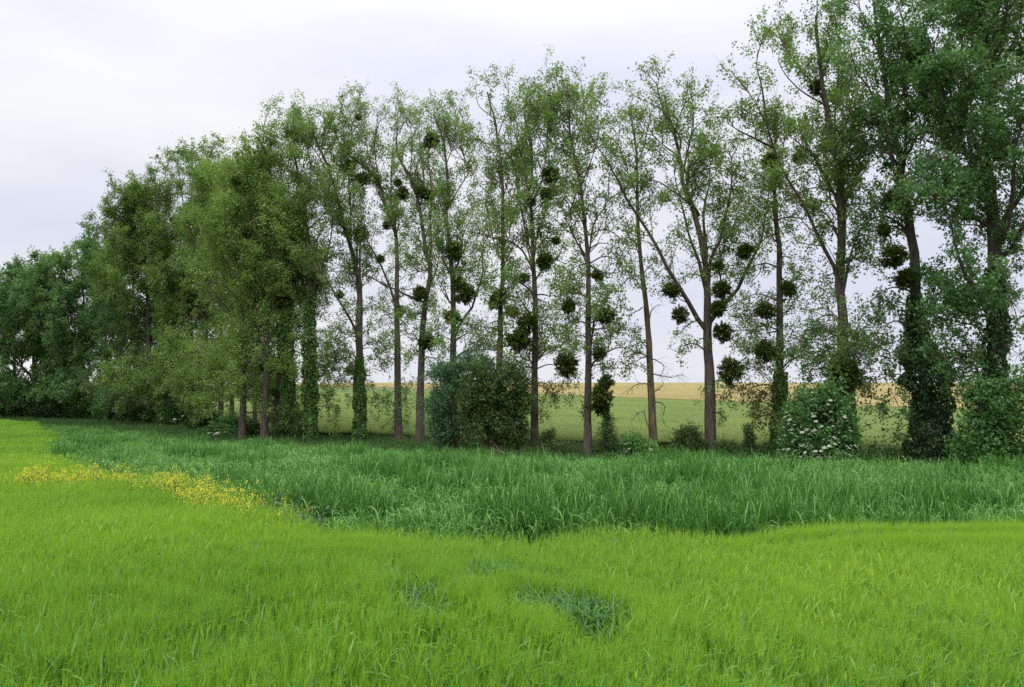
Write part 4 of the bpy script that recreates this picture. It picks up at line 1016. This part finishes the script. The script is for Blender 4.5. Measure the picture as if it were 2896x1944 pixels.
bush("low_shrub", "low dark bush left at the foot of the stout pale-trunked poplar", 205, (1948, 1296),
     [(1950, 1255, 34, 28), (1925, 1265, 24, 20), (1975, 1265, 20, 22), (1945, 1235, 20, 18)], "shrub", leaf=0.11, tone=0.5, aspect=0.5)
bush("sapling", "small pointed dark sapling right of the hanging mistletoe globe", 206, (1716, 1294),
     [(1717, 1265, 24, 16), (1714, 1240, 20, 16), (1718, 1215, 14, 14), (1717, 1190, 7, 12), (1700, 1278, 18, 12), (1740, 1272, 16, 12)], "shrub", cat="sapling", leaf=0.10, tone=0.55, aspect=0.5, stems=3)
bush("sapling", "thin upright sapling right of the dark-stemmed poplar", 207, (1546, 1290),
     [(1548, 1262, 11, 18), (1556, 1240, 6, 10), (1540, 1250, 7, 10), (1552, 1280, 12, 10)], "shrub", cat="sapling", leaf=0.10, tone=0.5, stems=3)
bush("low_shrub", "low ragged brush between the thin sapling and the mistletoe-globe poplar", 208, (1595, 1293), [(1580, 1278, 24, 12), (1610, 1280, 20, 10), (1560, 1282, 16, 10)], "shrub", leaf=0.10, tone=0.6, stems=4)
bush("low_shrub", "low ragged brush between the pointed sapling and the small elder", 209, (1762, 1296), [(1758, 1274, 20, 16), (1775, 1280, 14, 12)], "shrub", leaf=0.10, tone=0.5, stems=4)
bush("sapling", "thin spire-like sapling between stout pale trunk and slim broken poplar", 210, (2120, 1300),
     [(2120, 1270, 12, 18), (2122, 1245, 8, 14), (2118, 1228, 4, 8), (2125, 1285, 14, 10)], "shrub", cat="sapling", leaf=0.10, tone=0.5, stems=3)
bush("low_shrub", "low weedy bush right at the foot of the stout pale trunk", 211, (2055, 1298), [(2050, 1275, 22, 14), (2075, 1282, 14, 10), (2035, 1280, 10, 12)], "shrub", leaf=0.10, tone=0.55, stems=4)
bush("low_shrub", "low weedy bush tucked between the thin spire sapling and the slim broken poplar", 212, (2168, 1300), [(2160, 1285, 18, 12), (2183, 1285, 14, 12)], "shrub", leaf=0.10, tone=0.55, stems=4)
bush("low_shrub", "spiky weeds between the big flowering elder and the ivy-skirted poplar", 213, (2500, 1322), [(2498, 1305, 16, 12), (2455, 1308, 14, 12), (2540, 1308, 16, 12), (2430, 1300, 10, 16)], "shrub", leaf=0.11, tone=0.5, stems=4)
bush("thicket", "tall dark leafy thicket around the foot of the dense dark poplar", 214, (2795, 1345),
     [(2810, 1190, 45, 80), (2765, 1240, 42, 60), (2860, 1220, 50, 80), (2800, 1295, 75, 40), (2735, 1300, 32, 26), (2770, 1130, 32, 40), (2880, 1120, 40, 55), (2850, 1300, 60, 40)], "elder", leaf=0.14, dens=0.62, tone=0.45)
bush("low_shrub", "dark shoots hugging the foot of the two ivy-wrapped trunks", 215, (845, 1256), [(845, 1225, 14, 22), (790, 1228, 12, 20), (840, 1190, 9, 14)], "shrub", leaf=0.12, tone=0.45, stems=4)
bush("elder_bush", "flowering elder with white heads under the crowded poplars", 216, (500, 1212),
     [(500, 1160, 30, 45), (530, 1130, 30, 40), (490, 1185, 28, 25), (545, 1180, 35, 30), (555, 1100, 25, 30)], "elder", leaf=0.19, flowers=75, fl_size=0.26, tone=0.45)
bush("elder_bush", "little elder with a few large white heads beside the short dark trunk", 217, (618, 1240), [(612, 1225, 18, 16), (640, 1232, 16, 10), (600, 1232, 12, 10)], "elder", leaf=0.16, flowers=14, fl_size=0.30)
bush("elder_bush", "wide flowering elder at the far end of the bright barley", 218, (40, 1186), [(45, 1150, 42, 30), (20, 1160, 35, 28), (80, 1165, 25, 20)], "elder", leaf=0.22, flowers=85, fl_size=0.34, tone=0.45)
bush("elder_bush", "small white-flowered bush below the low-forked far poplar", 219, (193, 1190), [(190, 1170, 22, 18), (210, 1178, 20, 12)], "elder", leaf=0.20, flowers=34, fl_size=0.36)
UNDER = [(110, 1188, 40, 55), (250, 1192, 45, 60), (150, 1188, 50, 40), (310, 1196, 35, 45), (385, 1202, 40, 55), (440, 1206, 25, 35), (580, 1222, 40, 50), (650, 1236, 35, 40), (710, 1250, 26, 40), (-20, 1186, 50, 60), (345, 1200, 40, 70), (60, 1187, 45, 75), (200, 1190, 50, 75)]
UL = ["dark undergrowth bush between the wide flowering elder and the forked far poplar", "dark undergrowth bush beneath the twin-stemmed far poplar", None, "dark undergrowth bush under the slim pale-trunked poplar", None, None,
      "dark undergrowth bush right of the flowering elder under the crowded poplars", "dark undergrowth bush beside the little large-headed elder", "leafy undergrowth bush between two bare trunks", None, None, None, None]
for q, (ux, uy, urx, ury) in enumerate(UNDER):
    bush("undergrowth_bush", UL[q] or "dark leafy undergrowth bush closing the gap between far trunks", 230 + q, (ux, uy),
         [(ux, uy - ury * 0.55, urx, ury * 0.6), (ux + urx * .5, uy - ury * 0.3, urx * .6, ury * 0.4), (ux - urx * .6, uy - ury * 0.3, urx * .5, ury * 0.4)], ("shrub", "elder")[q % 2],
         leaf=0.18, dens=0.7, tone=0.38, stems=4, group=None if UL[q] else "undergrowth below the far trees")

# fallen bleached branch on the verge
fb = on_ground(1392, 1283, 0.35)
fg = Geo()
fp = spline([(0, 0, 0.55), (0.35, 0.1, 0.42), (0.8, 0.0, 0.2), (1.1, -0.1, 0.05)], 10)
tubes(fg, fp[None], np.linspace(0.02, 0.045, 10)[None], 7)
tubes(fg, spline([(0.35, 0.1, 0.42), (0.2, 0.3, 0.6), (0.1, 0.35, 0.75)], 6)[None], np.linspace(0.02, 0.006, 6)[None], 5)
tag(link("fallen_branch", fg.mesh("fallen_branch", "dead_wood", smooth=True), None, tuple(fb)), "bleached fallen branch lying in the verge before the large dark shrub", "branch")

# ------------------------------------------------------------------ field layout (edges read at the height of the barley tops)
def edge(pts, h): return np.array([on_ground(px, py, h)[:2] for px, py in pts])
E_FRONT = edge([(2896, 1490), (2500, 1496), (2100, 1502), (1700, 1510), (1490, 1512), (1200, 1505), (1040, 1500), (900, 1490), (830, 1462), (780, 1425), (700, 1398), (590, 1372), (460, 1348), (290, 1346), (215, 1322), (160, 1290), (125, 1245), (108, 1215), (98, 1195)], 0.80)
far_l = np.array([[-42, 92], [-75, 120]])
P0 = E_FRONT[0]
MISC = np.concatenate([[[40, P0[1] + 0.2], ], E_FRONT, far_l[:1]])
BACKX = np.array([-60., -40, -22, -14, -8, -2, 3, 8, 13, 20, 45]); BACKY = np.array([72., 62, 48, 38, 32, 27, 25, 24, 22.5, 21, 15])
def back_y(x): return np.interp(x, BACKX, BACKY)
misc_poly = np.concatenate([MISC, [[-60, 70], [40, 70]]])
BARLEY_POLY = np.concatenate([[[40, -2]], [[40, P0[1] - 0.1]], E_FRONT, [[-46, 63], [-95, 63], [-60, -2]]])

def curve_edge_dist(x, y, line):
    best = np.full(len(x), 1e9)
    for a, b in zip(line[:-1], line[1:]):
        d = b - a; L = d @ d
        t = np.clip(((x - a[0]) * d[0] + (y - a[1]) * d[1]) / L, 0, 1)
        best = np.minimum(best, np.hypot(x - a[0] - t * d[0], y - a[1] - t * d[1]))
    return best

# ---- barley
def barley_patch(seed, size, n, ears=True, h0=0.70, awn=6, wide=1.0):
    r = np.random.default_rng(seed)
    gg = Geo()
    b = np.stack([(r.random(n) - .5) * size, (r.random(n) - .5) * size, np.zeros(n)], -1)
    h = h0 * (1 + 0.09 * r.normal(size=n)); h = np.clip(h, 0.5 * h0, 1.15 * h0)
    wind = np.array([0.05, 0.02, 0])
    a = r.random(n) * 6.283
    d = np.stack([np.cos(a), np.sin(a), 0 * a], -1) * r.uniform(0, 0.16, n)[:, None] + wind
    def stemp(t): return b + np.array([0, 0, 1]) * (h * t)[:, None] + d * (h * t ** 2)[:, None]
    side = unit(np.stack([-np.sin(a + 1), np.cos(a + 1), 0 * a], -1))
    ts = [np.full(n, q) for q in (0.35, 0.7, 1.0)]
    P = np.stack([stemp(t) for t in ts], 1)
    ribbons(gg, P, np.full((n, 3), 0.0024 * wide), side, c=np.tile([0.30, 0.42, 0.6], (n, 1)) + 0.1 * r.normal(size=(n, 1)))
    # leaves
    for rep in range(2 if ears else 3):
        t0 = r.uniform(0.55, 1.0, n)
        o = stemp(t0)
        az = r.random(n) * 6.283
        if rep == 0: az = r.normal(size=n) * 0.9
        e = np.stack([np.cos(az), np.sin(az), 0 * az], -1)
        L = r.uniform(0.10, 0.21, n) * (1.35 if not ears else 1.0)
        cur = r.uniform(0.15, 0.9, n)
        K = 5
        t = np.linspace(0, 1, K)
        Pl = o[:, None] + e[:, None] * (L[:, None] * (0.35 * t + 0.45 * t ** 2 * (0.5 + cur[:, None])))[:, :, None]
        Pl[:, :, 2] += L[:, None] * (0.95 * t - 1.15 * cur[:, None] * t ** 2)
        wd = 0.0058 * wide * (np.array([0.7, 1.0, 0.95, 0.6, 0.05]))[None] * r.uniform(.7, 1.2, n)[:, None]
        sd = unit(np.cross(e, np.array([0, 0, 1.0])) + 0.4 * r.normal(size=e.shape))
        cc = np.clip(r.uniform(0.12, 0.48, n) - 0.1 * (not ears), 0, 1)[:, None] * np.ones((1, K)) + np.linspace(0, 0.08, K)[None]
        ribbons(gg, Pl, wd, sd, c=cc)
    if ears:
        tip = stemp(np.ones(n)); up = unit(np.array([0, 0, 1.0]) + 2 * d + 0.12 * r.normal(size=(n, 3)))
        L = r.uniform(0.048, 0.072, n)
        Pe = tip[:, None] + up[:, None] * (L[:, None] * np.array([0, 0.35, 1.0]))[:, :, None]
        tubes(gg, Pe, np.array([0.0025, 0.0058, 0.0022])[None] * wide * np.ones((n, 1)), 4, c=np.repeat(np.clip(0.66 + 0.08 * r.normal(size=n) + 0.3 * (r.random(n) < 0.10), 0.4, 1), 12))
        # awns: long fine bristles fanning from the ear
        for q in range(awn):
            o = tip + up * (L * r.uniform(0.1, 0.95, n))[:, None]
            v = unit(up + 0.22 * r.normal(size=(n, 3)))
            LL = r.uniform(0.08, 0.13, n)
            sd = unit(np.cross(v, r.normal(size=(n, 3)))) * 0.0008 * wide
            V = np.stack([o - sd, o + sd, o + v * LL[:, None]], 1).reshape(-1, 3)
            gg.add(V, t=np.arange(3 * n).reshape(n, 3), c=np.repeat(np.clip(0.62 + 0.13 * r.normal(size=n), 0.3, 1), 3))
    return gg.mesh("barley_patch", "barley")

VAR = [barley_patch(400 + i, 0.75, 230, awn=8) for i in range(5)] + [barley_patch(410 + i, 0.34, 46, ears=False, h0=0.66, wide=1.15) for i in range(3)] + \
      [barley_patch(420 + i, 1.5, 420, awn=4, wide=1.9) for i in range(3)] + [barley_patch(430, 0.34, 50, awn=8)]
def jgrid(x0, x1, y0, y1, st, r):
    gx_, gy_ = np.meshgrid(np.arange(x0, x1, st), np.arange(y0, y1, st))
    return (gx_ + (r.random(gx_.shape) - .5) * st).ravel(), (gy_ + (r.random(gy_.shape) - .5) * st).ravel()
xa, ya = jgrid(-16, 16, 1.2, 22, 0.46, rng)
xb, yb = jgrid(-95, 10, 22, 66, 0.95, rng)
farf = np.concatenate([np.zeros(len(xa), bool), np.ones(len(xb), bool)])
x, y = np.concatenate([xa, xb]), np.concatenate([ya, yb])
k = inside(x, y, BARLEY_POLY) & view_keep(x, y, 1.2)
x, y, farf = x[k], y[k], farf[k]
n = len(x)
idx = rng.integers(0, 5, n); idx[farf] = 8 + rng.integers(0, 3, farf.sum())
# patches where only bluish leaf shows: lodged spots and the sprayer wheelings
SPOT = [((1400, 1660), 0.20), ((1435, 1680), 0.18), ((1350, 1680), 0.16), ((1160, 1740), 0.20), ((1130, 1680), 0.14), ((1190, 1790), 0.16), ((1560, 1700), 0.14), ((1600, 1770), 0.26), ((1640, 1800), 0.20), ((1530, 1760), 0.2), ((1660, 1850), 0.14), ((1720, 1790), 0.16), ((1480, 1770), 0.12)]
DISC = [(on_ground(a, b, 0.66)[:2], c * 0.98) for (a, b), c in SPOT]
tl = edge([(2950, 1546), (2750, 1550), (2550, 1553), (2350, 1560), (2150, 1572)], 0.66)
for a, b in zip(tl[:-1], tl[1:]):
    for q in np.linspace(0, 1, 9): DISC.append((a + (b - a) * q, 0.09))
tlf = edge([(700, 1585), (1000, 1580), (1300, 1590)], 0.66)
for q in rng.random(14): DISC.append((np.array([np.interp(q * 2, [0, 1, 2], tlf[:, 0]), np.interp(q * 2, [0, 1, 2], tlf[:, 1])]), 0.05))
for q in range(60):
    yy_ = rng.uniform(3.6, 9.0); DISC.append((np.array([rng.uniform(-0.7, 0.7) * yy_, yy_]), rng.uniform(0.02, 0.06)))
dead_ = np.zeros(n, bool); zs = np.ones(n)
ex, ey, fx_, fy_ = [], [], [], []
for p, rad_ in DISC:
    dd = np.hypot(x - p[0], y - p[1])
    dead_ |= dd < rad_ + 0.34
    gxr, gyr = jgrid(p[0] - rad_ - .5, p[0] + rad_ + .5, p[1] - rad_ - .5, p[1] + rad_ + .5, 0.22, rng)
    kr = (np.hypot(gxr - p[0], gyr - p[1]) < rad_ + 0.42)
    fx_ += list(gxr[kr]); fy_ += list(gyr[kr])
    m_ = max(2, int(14 * (rad_ / 0.2) ** 2 * 2.2))
    a_ = rng.random(m_) * 6.283; q_ = rad_ * np.sqrt(rng.random(m_)) * 1.15
    ex += list(p[0] + q_ * np.cos(a_)); ey += list(p[1] + q_ * np.sin(a_))
fx_, fy_ = np.array(fx_), np.array(fy_)
okf = np.ones(len(fx_), bool)
for p, rad_ in DISC: okf &= np.hypot(fx_ - p[0], fy_ - p[1]) > rad_ + 0.10
fx_, fy_ = fx_[okf], fy_[okf]
if len(fx_) > 2500:
    sel = rng.permutation(len(fx_))[:2500]; fx_, fy_ = fx_[sel], fy_[sel]
kl = (~dead_).sum()
x = np.concatenate([x[~dead_], ex, fx_]); y = np.concatenate([y[~dead_], ey, fy_])
leafy = np.concatenate([np.zeros(kl, bool), np.ones(len(ex), bool), np.zeros(len(fx_), bool)])
farf = np.concatenate([farf[~dead_], np.zeros(len(ex) + len(fx_), bool)])
idx = np.concatenate([idx[~dead_], np.full(len(ex), 5), np.full(len(fx_), 11)])
n = len(x); zs = np.ones(n)
tl2 = edge([(60, 1290), (30, 1250), (20, 1215), (60, 1195)], 0.72)
idx[leafy & ~farf] = 5 + rng.integers(0, 3, (leafy & ~farf).sum())
de = curve_edge_dist(x, y, E_FRONT)
zs *= 0.94 + 0.16 * vnoise(x, y, 2.2, 3) + 0.05 * (vnoise(x, y, 0.7, 4) - .5)
tint = 1.6 * (vnoise(x, y, 3.5, 9) - 0.45) + 1.2 * (vnoise(x, y * 0.6, 1.1, 10) - 0.5) + 0.6 * sstep(6, 14, y) - 0.2
tint -= 0.7 * (1 - sstep(3.5, 7.0, y))
tint = np.where(leafy, rng.uniform(-2.2, 0.7, n), tint)
tint -= 1.2 * np.exp(-(curve_edge_dist(x, y, tl2) / 0.8) ** 2) * (y > 20)
scatter("barley_crop", "bright yellow-green bearded barley filling the near field", "crop",
        np.stack([x, y, ground(x, y) - 0.01], -1), np.stack([0 * x, 0 * x, np.where(leafy, rng.random(n) * 6.28, rng.normal(size=n) * 0.5)], -1),
        np.stack([np.ones(n), np.ones(n), zs], -1), idx, tint, VAR)

# ---- tall miscanthus
def misc_clump(seed, h0=1.25, ns=17, rad=0.27, dark=0.0):
    r = np.random.default_rng(seed)
    gg = Geo()
    a = r.random(ns) * 6.283; q = rad * np.sqrt(r.random(ns))
    b = np.stack([q * np.cos(a), q * np.sin(a), 0 * q], -1)
    h = h0 * r.uniform(0.62, 0.9, ns)
    lean = np.stack([np.cos(a), np.sin(a), 0 * a], -1) * r.uniform(0.02, 0.16, ns)[:, None] + np.array([0.04, 0, 0])
    t = np.linspace(0, 1, 4)
    P = b[:, None] + (h[:, None] * t)[:, :, None] * np.array([0, 0, 1.0]) + lean[:, None] * (h[:, None] * t ** 2)[:, :, None]
    tubes(gg, P, np.linspace(0.006, 0.003, 4)[None] * np.ones((ns, 1)), 3, c=0.3)
    nl = 7
    i = np.repeat(np.arange(ns), nl); m = len(i)
    tt = np.tile(np.linspace(0.22, 0.99, nl), ns) + r.normal(size=m) * 0.03
    o, tg = lerp_axis(P, i, np.clip(tt, 0, .99))
    az = r.random(m) * 6.283
    e = np.stack([np.cos(az), np.sin(az), 0 * az], -1)
    L = r.uniform(0.32, 0.60, m) * (h0 / 1.25)
    cur = r.uniform(0.35, 1.15, m); cur = np.where(r.random(m) < dark, cur * 0.25, cur)
    K = 7
    t = np.linspace(0, 1, K)
    out = 0.16 * t[None] + (0.15 + 0.75 * cur[:, None]) * t[None] ** 2.6 * 0.62
    upz = 0.98 * t[None] - 0.95 * cur[:, None] * t[None] ** 3.0
    Pl = o[:, None] + e[:, None] * (L[:, None] * out)[:, :, None]
    Pl[:, :, 2] += L[:, None] * upz
    wd = np.array([0.55, 0.85, 1.0, 0.95, 0.8, 0.5, 0.05])[None] * (0.0095 * r.uniform(.65, 1.15, m))[:, None]
    sd = unit(np.cross(e, np.array([0, 0, 1.0])) + 0.35 * r.normal(size=e.shape))
    cc = np.clip(0.45 - 0.25 * dark + 0.45 * (tt - 0.55) + 0.20 * r.normal(size=m), 0, 1)[:, None] + np.linspace(-0.06, 0.12, K)[None]
    ribbons(gg, Pl, wd, sd, c=cc)
    return gg.mesh("miscanthus_clump", "miscanthus")
VM = [misc_clump(500 + i) for i in range(6)] + [misc_clump(520 + i, h0=1.45, ns=20, rad=0.28, dark=0.75) for i in range(3)]
xa, ya = jgrid(-36, 32, 7, 34, 0.30, rng)
xb, yb = jgrid(-66, 0, 34, 74, 0.5, rng)
x, y = np.concatenate([xa, xb]), np.concatenate([ya, yb])
# outside the barley, in front of the verge
k = inside(x, y, misc_poly) & ~inside(x, y, BARLEY_POLY) & (y < back_y(x) + 1.2 * (vnoise(x, y, 2.5, 21) - .5) * 2) & view_keep(x, y, 1.15)
x, y = x[k], y[k]; n = len(x)
de = curve_edge_dist(x, y, E_FRONT)
idx = rng.integers(0, 6, n)
DARK = [(930, 1390), (1010, 1400), (870, 1380), (1250, 1345), (1400, 1320), (1170, 1300), (1090, 1320), (1850, 1420), (1620, 1380), (2350, 1390), (2650, 1380), (2230, 1420), (2620, 1450), (170, 1270), (560, 1272), (600, 1268), (1980, 1325), (720, 1290), (1300, 1300), (2080, 1345), (1750, 1340), (1480, 1430), (2000, 1440)]
hs = np.ones(n)
md_ = vnoise(x, y, 0.9, 24) > 0.80
idx[md_] = 6 + rng.integers(0, 3, md_.sum())
for (sx_, sy_) in DARK:
    p = on_ground(sx_, sy_, 1.0)
    m = np.hypot(x - p[0], y - p[1]) < 0.55 + 0.012 * p[1]
    idx[m] = 6 + rng.integers(0, 3, m.sum()); hs[m] *= 1.02
scl = 0.72 * (0.86 + 0.26 * rng.random(n)) * (0.93 + 0.13 * vnoise(x, y, 2.0, 22)) * hs
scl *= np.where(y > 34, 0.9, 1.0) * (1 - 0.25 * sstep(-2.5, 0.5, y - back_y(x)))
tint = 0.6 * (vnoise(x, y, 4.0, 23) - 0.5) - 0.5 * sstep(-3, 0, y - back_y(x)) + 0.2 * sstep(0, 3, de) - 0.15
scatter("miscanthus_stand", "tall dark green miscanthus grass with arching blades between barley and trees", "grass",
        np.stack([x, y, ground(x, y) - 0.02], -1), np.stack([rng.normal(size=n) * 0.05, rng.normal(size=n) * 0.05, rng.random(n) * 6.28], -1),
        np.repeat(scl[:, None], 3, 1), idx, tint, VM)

# ---- verge: grass and nettles under the trees
def verge_tuft(seed, nettle):
    r = np.random.default_rng(seed)
    gg = Geo()
    n = 70
    b = np.stack([r.normal(size=n) * 0.22, r.normal(size=n) * 0.22, np.zeros(n)], -1)
    a = r.random(n) * 6.283; e = np.stack([np.cos(a), np.sin(a), 0 * a], -1)
    h = r.uniform(0.25, 0.60, n)
    t = np.linspace(0, 1, 4)
    P = b[:, None] + (h[:, None] * (t - 0.25 * t ** 2))[:, :, None] * np.array([0, 0, 1.0]) + e[:, None] * (h[:, None] * 0.4 * t ** 2)[:, :, None]
    ribbons(gg, P, np.array([1, .9, .6, .1])[None] * 0.007 * np.ones((n, 1)), unit(np.cross(e, [0, 0, 1.0]) + .3 * r.normal(size=e.shape)), c=np.clip(0.4 + .2 * r.normal(size=n), 0, .9))
    if nettle:
        m = 90
        p = np.stack([r.normal(size=m) * 0.2, r.normal(size=m) * 0.2, r.uniform(0.15, 0.58, m)], -1)
        leaves(gg, p, 0.10, r, up=0.6, aspect=0.55, c=np.clip(0.35 + .2 * r.normal(size=m), 0, .9))
    else:
        m = 7
        bs = b[:m]; P = bs[:, None] + np.linspace(0, 1, 4)[None, :, None] * np.array([0.06, 0, 0.78]) + r.normal(size=(m, 1, 3)) * [0.0, 0, 0.05]
        tubes(gg, P, np.array([.003, .003, .008, .002])[None] * np.ones((m, 1)), 3, c=np.repeat(0.85, m * 12))
    return gg.mesh("verge_tuft", "undergrass")
VV = [verge_tuft(600 + i, i % 2 == 0) for i in range(6)]
xa, ya = jgrid(-62, 36, 12, 84, 0.4, rng)
k = (ya > back_y(xa) - 1.2) & (ya < row_y(xa) + 3.6) & view_keep(xa, ya, 1.12) & ~inside(xa, ya, BARLEY_POLY)
x, y = xa[k], ya[k]; n = len(x)
scatter("verge_grass", "darker low grass and nettles of the verge around the tree feet", "grass",
        np.stack([x, y, ground(x, y) - 0.02], -1), np.stack([0 * x, 0 * x, rng.random(n) * 6.28], -1),
        np.repeat(((0.45 + 0.35 * rng.random(n)) * (0.75 + 0.5 * vnoise(x, y, 3, 31)))[:, None], 3, 1), rng.integers(0, 6, n), 1.2 * (vnoise(x, y, 5, 32) - 0.5), VV)

# ---- yellow mustard along the edge
def mustard(seed, ns=9, h0=1.0, fl=1.0):
    r = np.random.default_rng(seed)
    gg = Geo()
    a = r.random(ns) * 6.283
    b = np.stack([r.normal(size=ns) * .12, r.normal(size=ns) * .12, 0 * a], -1)
    h = h0 * r.uniform(.75, 1.1, ns)
    d = np.stack([np.cos(a), np.sin(a), 0 * a], -1) * r.uniform(.05, .25, ns)[:, None]
    t = np.linspace(0, 1, 4)
    P = b[:, None] + (h[:, None] * t)[:, :, None] * np.array([0, 0, 1.0]) + d[:, None] * (h[:, None] * t ** 2)[:, :, None]
    tubes(gg, P, np.linspace(.005, .0025, 4)[None] * np.ones((ns, 1)), 3, c=0.6)
    Q, _, _ = sprout(r, P, ns * 3, 0.5, 0.95, lambda t, r, n, l: r.uniform(.12, .28, n), spread=.5, along=.8, up=.4, K=4, wob=.04)
    tubes(gg, Q, np.linspace(.003, .0018, 4)[None] * np.ones((len(Q), 1)), 3, c=0.6)
    m = ns * 14
    i = r.integers(0, ns, m)
    p, _ = lerp_axis(P, i, r.uniform(.15, .8, m)); p += r.normal(size=p.shape) * .05
    leaves(gg, p, 0.11, r, up=.5, aspect=.4, c=np.clip(.45 + .25 * r.normal(size=m), 0, 1))
    tips = np.concatenate([P[:, -1], Q[:, -1]])
    tips = tips[r.random(len(tips)) < 1.0 * fl]
    k = 8
    pp = np.repeat(tips, k, 0) + r.normal(size=(len(tips) * k, 3)) * np.array([.018, .018, .024])
    leaves(gg, pp, 0.021, r, up=.6, aspect=.95, c=r.random(len(pp)), m=1)
    return gg.mesh("mustard_plant", ["mustard_green", "mustard_flower"])
VMU = [mustard(700 + i) for i in range(4)] + [mustard(710 + i, fl=0.3, h0=0.85) for i in range(2)]
STRIP = edge([(30, 1352), (110, 1338), (290, 1340), (480, 1358), (600, 1385), (700, 1408), (785, 1418), (830, 1440), (830, 1458), (775, 1448), (700, 1440), (600, 1424), (540, 1408), (430, 1380), (300, 1366), (130, 1366), (30, 1364)], 0.86)
lo, hi = STRIP.min(0), STRIP.max(0)
x, y = jgrid(lo[0] - .5, hi[0] + .5, lo[1] - .5, hi[1] + .5, 0.25, rng)
k = inside(x, y, STRIP); x, y = x[k], y[k]; n = len(x)
idx = np.where(vnoise(x, y, 0.9, 41) < 0.46, 4 + rng.integers(0, 2, n), rng.integers(0, 4, n))
scatter("mustard_strip", "band of yellow flowering mustard between the barley and the tall grass", "flowers",
        np.stack([x, y, ground(x, y)], -1), np.stack([0 * x, 0 * x, rng.random(n) * 6.28], -1),
        np.repeat((0.74 + 0.24 * rng.random(n))[:, None], 3, 1), idx, rng.normal(size=n) * .5, VMU)
# single mustard plants and grey weeds at the corner of the tall grass
def lone(name, label, cat, px, py, h, me, sc, group=None):
    p = on_ground(px, py, h)
    o = link(name, me, None, tuple(p)); o.scale = (sc,) * 3; o.rotation_euler = (0, 0, px * 0.1)
    return tag(o, label, cat, group)
def split_mustard(label, px, py, sc, seed, group=None):
    p = on_ground(px, py, 0.7)
    root = thing("mustard_plant", label, "flower", p, group)
    me = mustard(seed, ns=7)
    o = link("flowering_stem", me, root); o.scale = (sc,) * 3
    return root
split_mustard("lone yellow mustard plant at the corner of the tall grass, beyond the grey weeds", 835, 1432, 0.85, 720)
split_mustard("short yellow mustard plant right at the corner where barley meets tall grass", 815, 1462, 0.75, 721)
def weed_mesh(seed):
    r = np.random.default_rng(seed)
    gg = Geo()
    ns = 16
    a = r.random(ns) * 6.283; b = np.stack([r.normal(size=ns) * .15, r.normal(size=ns) * .15, 0 * a], -1)
    d = np.stack([np.cos(a), np.sin(a), 0 * a], -1) * r.uniform(.1, .4, ns)[:, None]
    h = r.uniform(.6, 1.05, ns); t = np.linspace(0, 1, 5)
    P = b[:, None] + (h[:, None] * t)[:, :, None] * np.array([0, 0, 1.0]) + d[:, None] * (h[:, None] * t ** 2)[:, :, None]
    tubes(gg, P, np.linspace(.006, .002, 5)[None] * np.ones((ns, 1)), 3, c=.4)
    m = ns * 34; i = r.integers(0, ns, m)
    p, _ = lerp_axis(P, i, r.uniform(.2, 1, m)); p += r.normal(size=p.shape) * .045
    leaves(gg, p, .075, r, up=.4, aspect=.3, c=np.clip(.5 + .25 * r.normal(size=m), 0, 1))
    return gg.mesh("grey_weed", "grey_weed")
lone("grey_weed", "dusty grey-green weed clump at the end of the mustard band", "weed", 790, 1440, 0.8, weed_mesh(730), 1.0)
lone("grey_weed", "dusty grey-green weed clump right of the lone mustard plant", "weed", 870, 1455, 0.8, weed_mesh(731), 0.95)
lone("grey_weed", "feathery grey weed leaning on the tall grass corner", "weed", 905, 1460, 0.8, weed_mesh(732), 0.9)
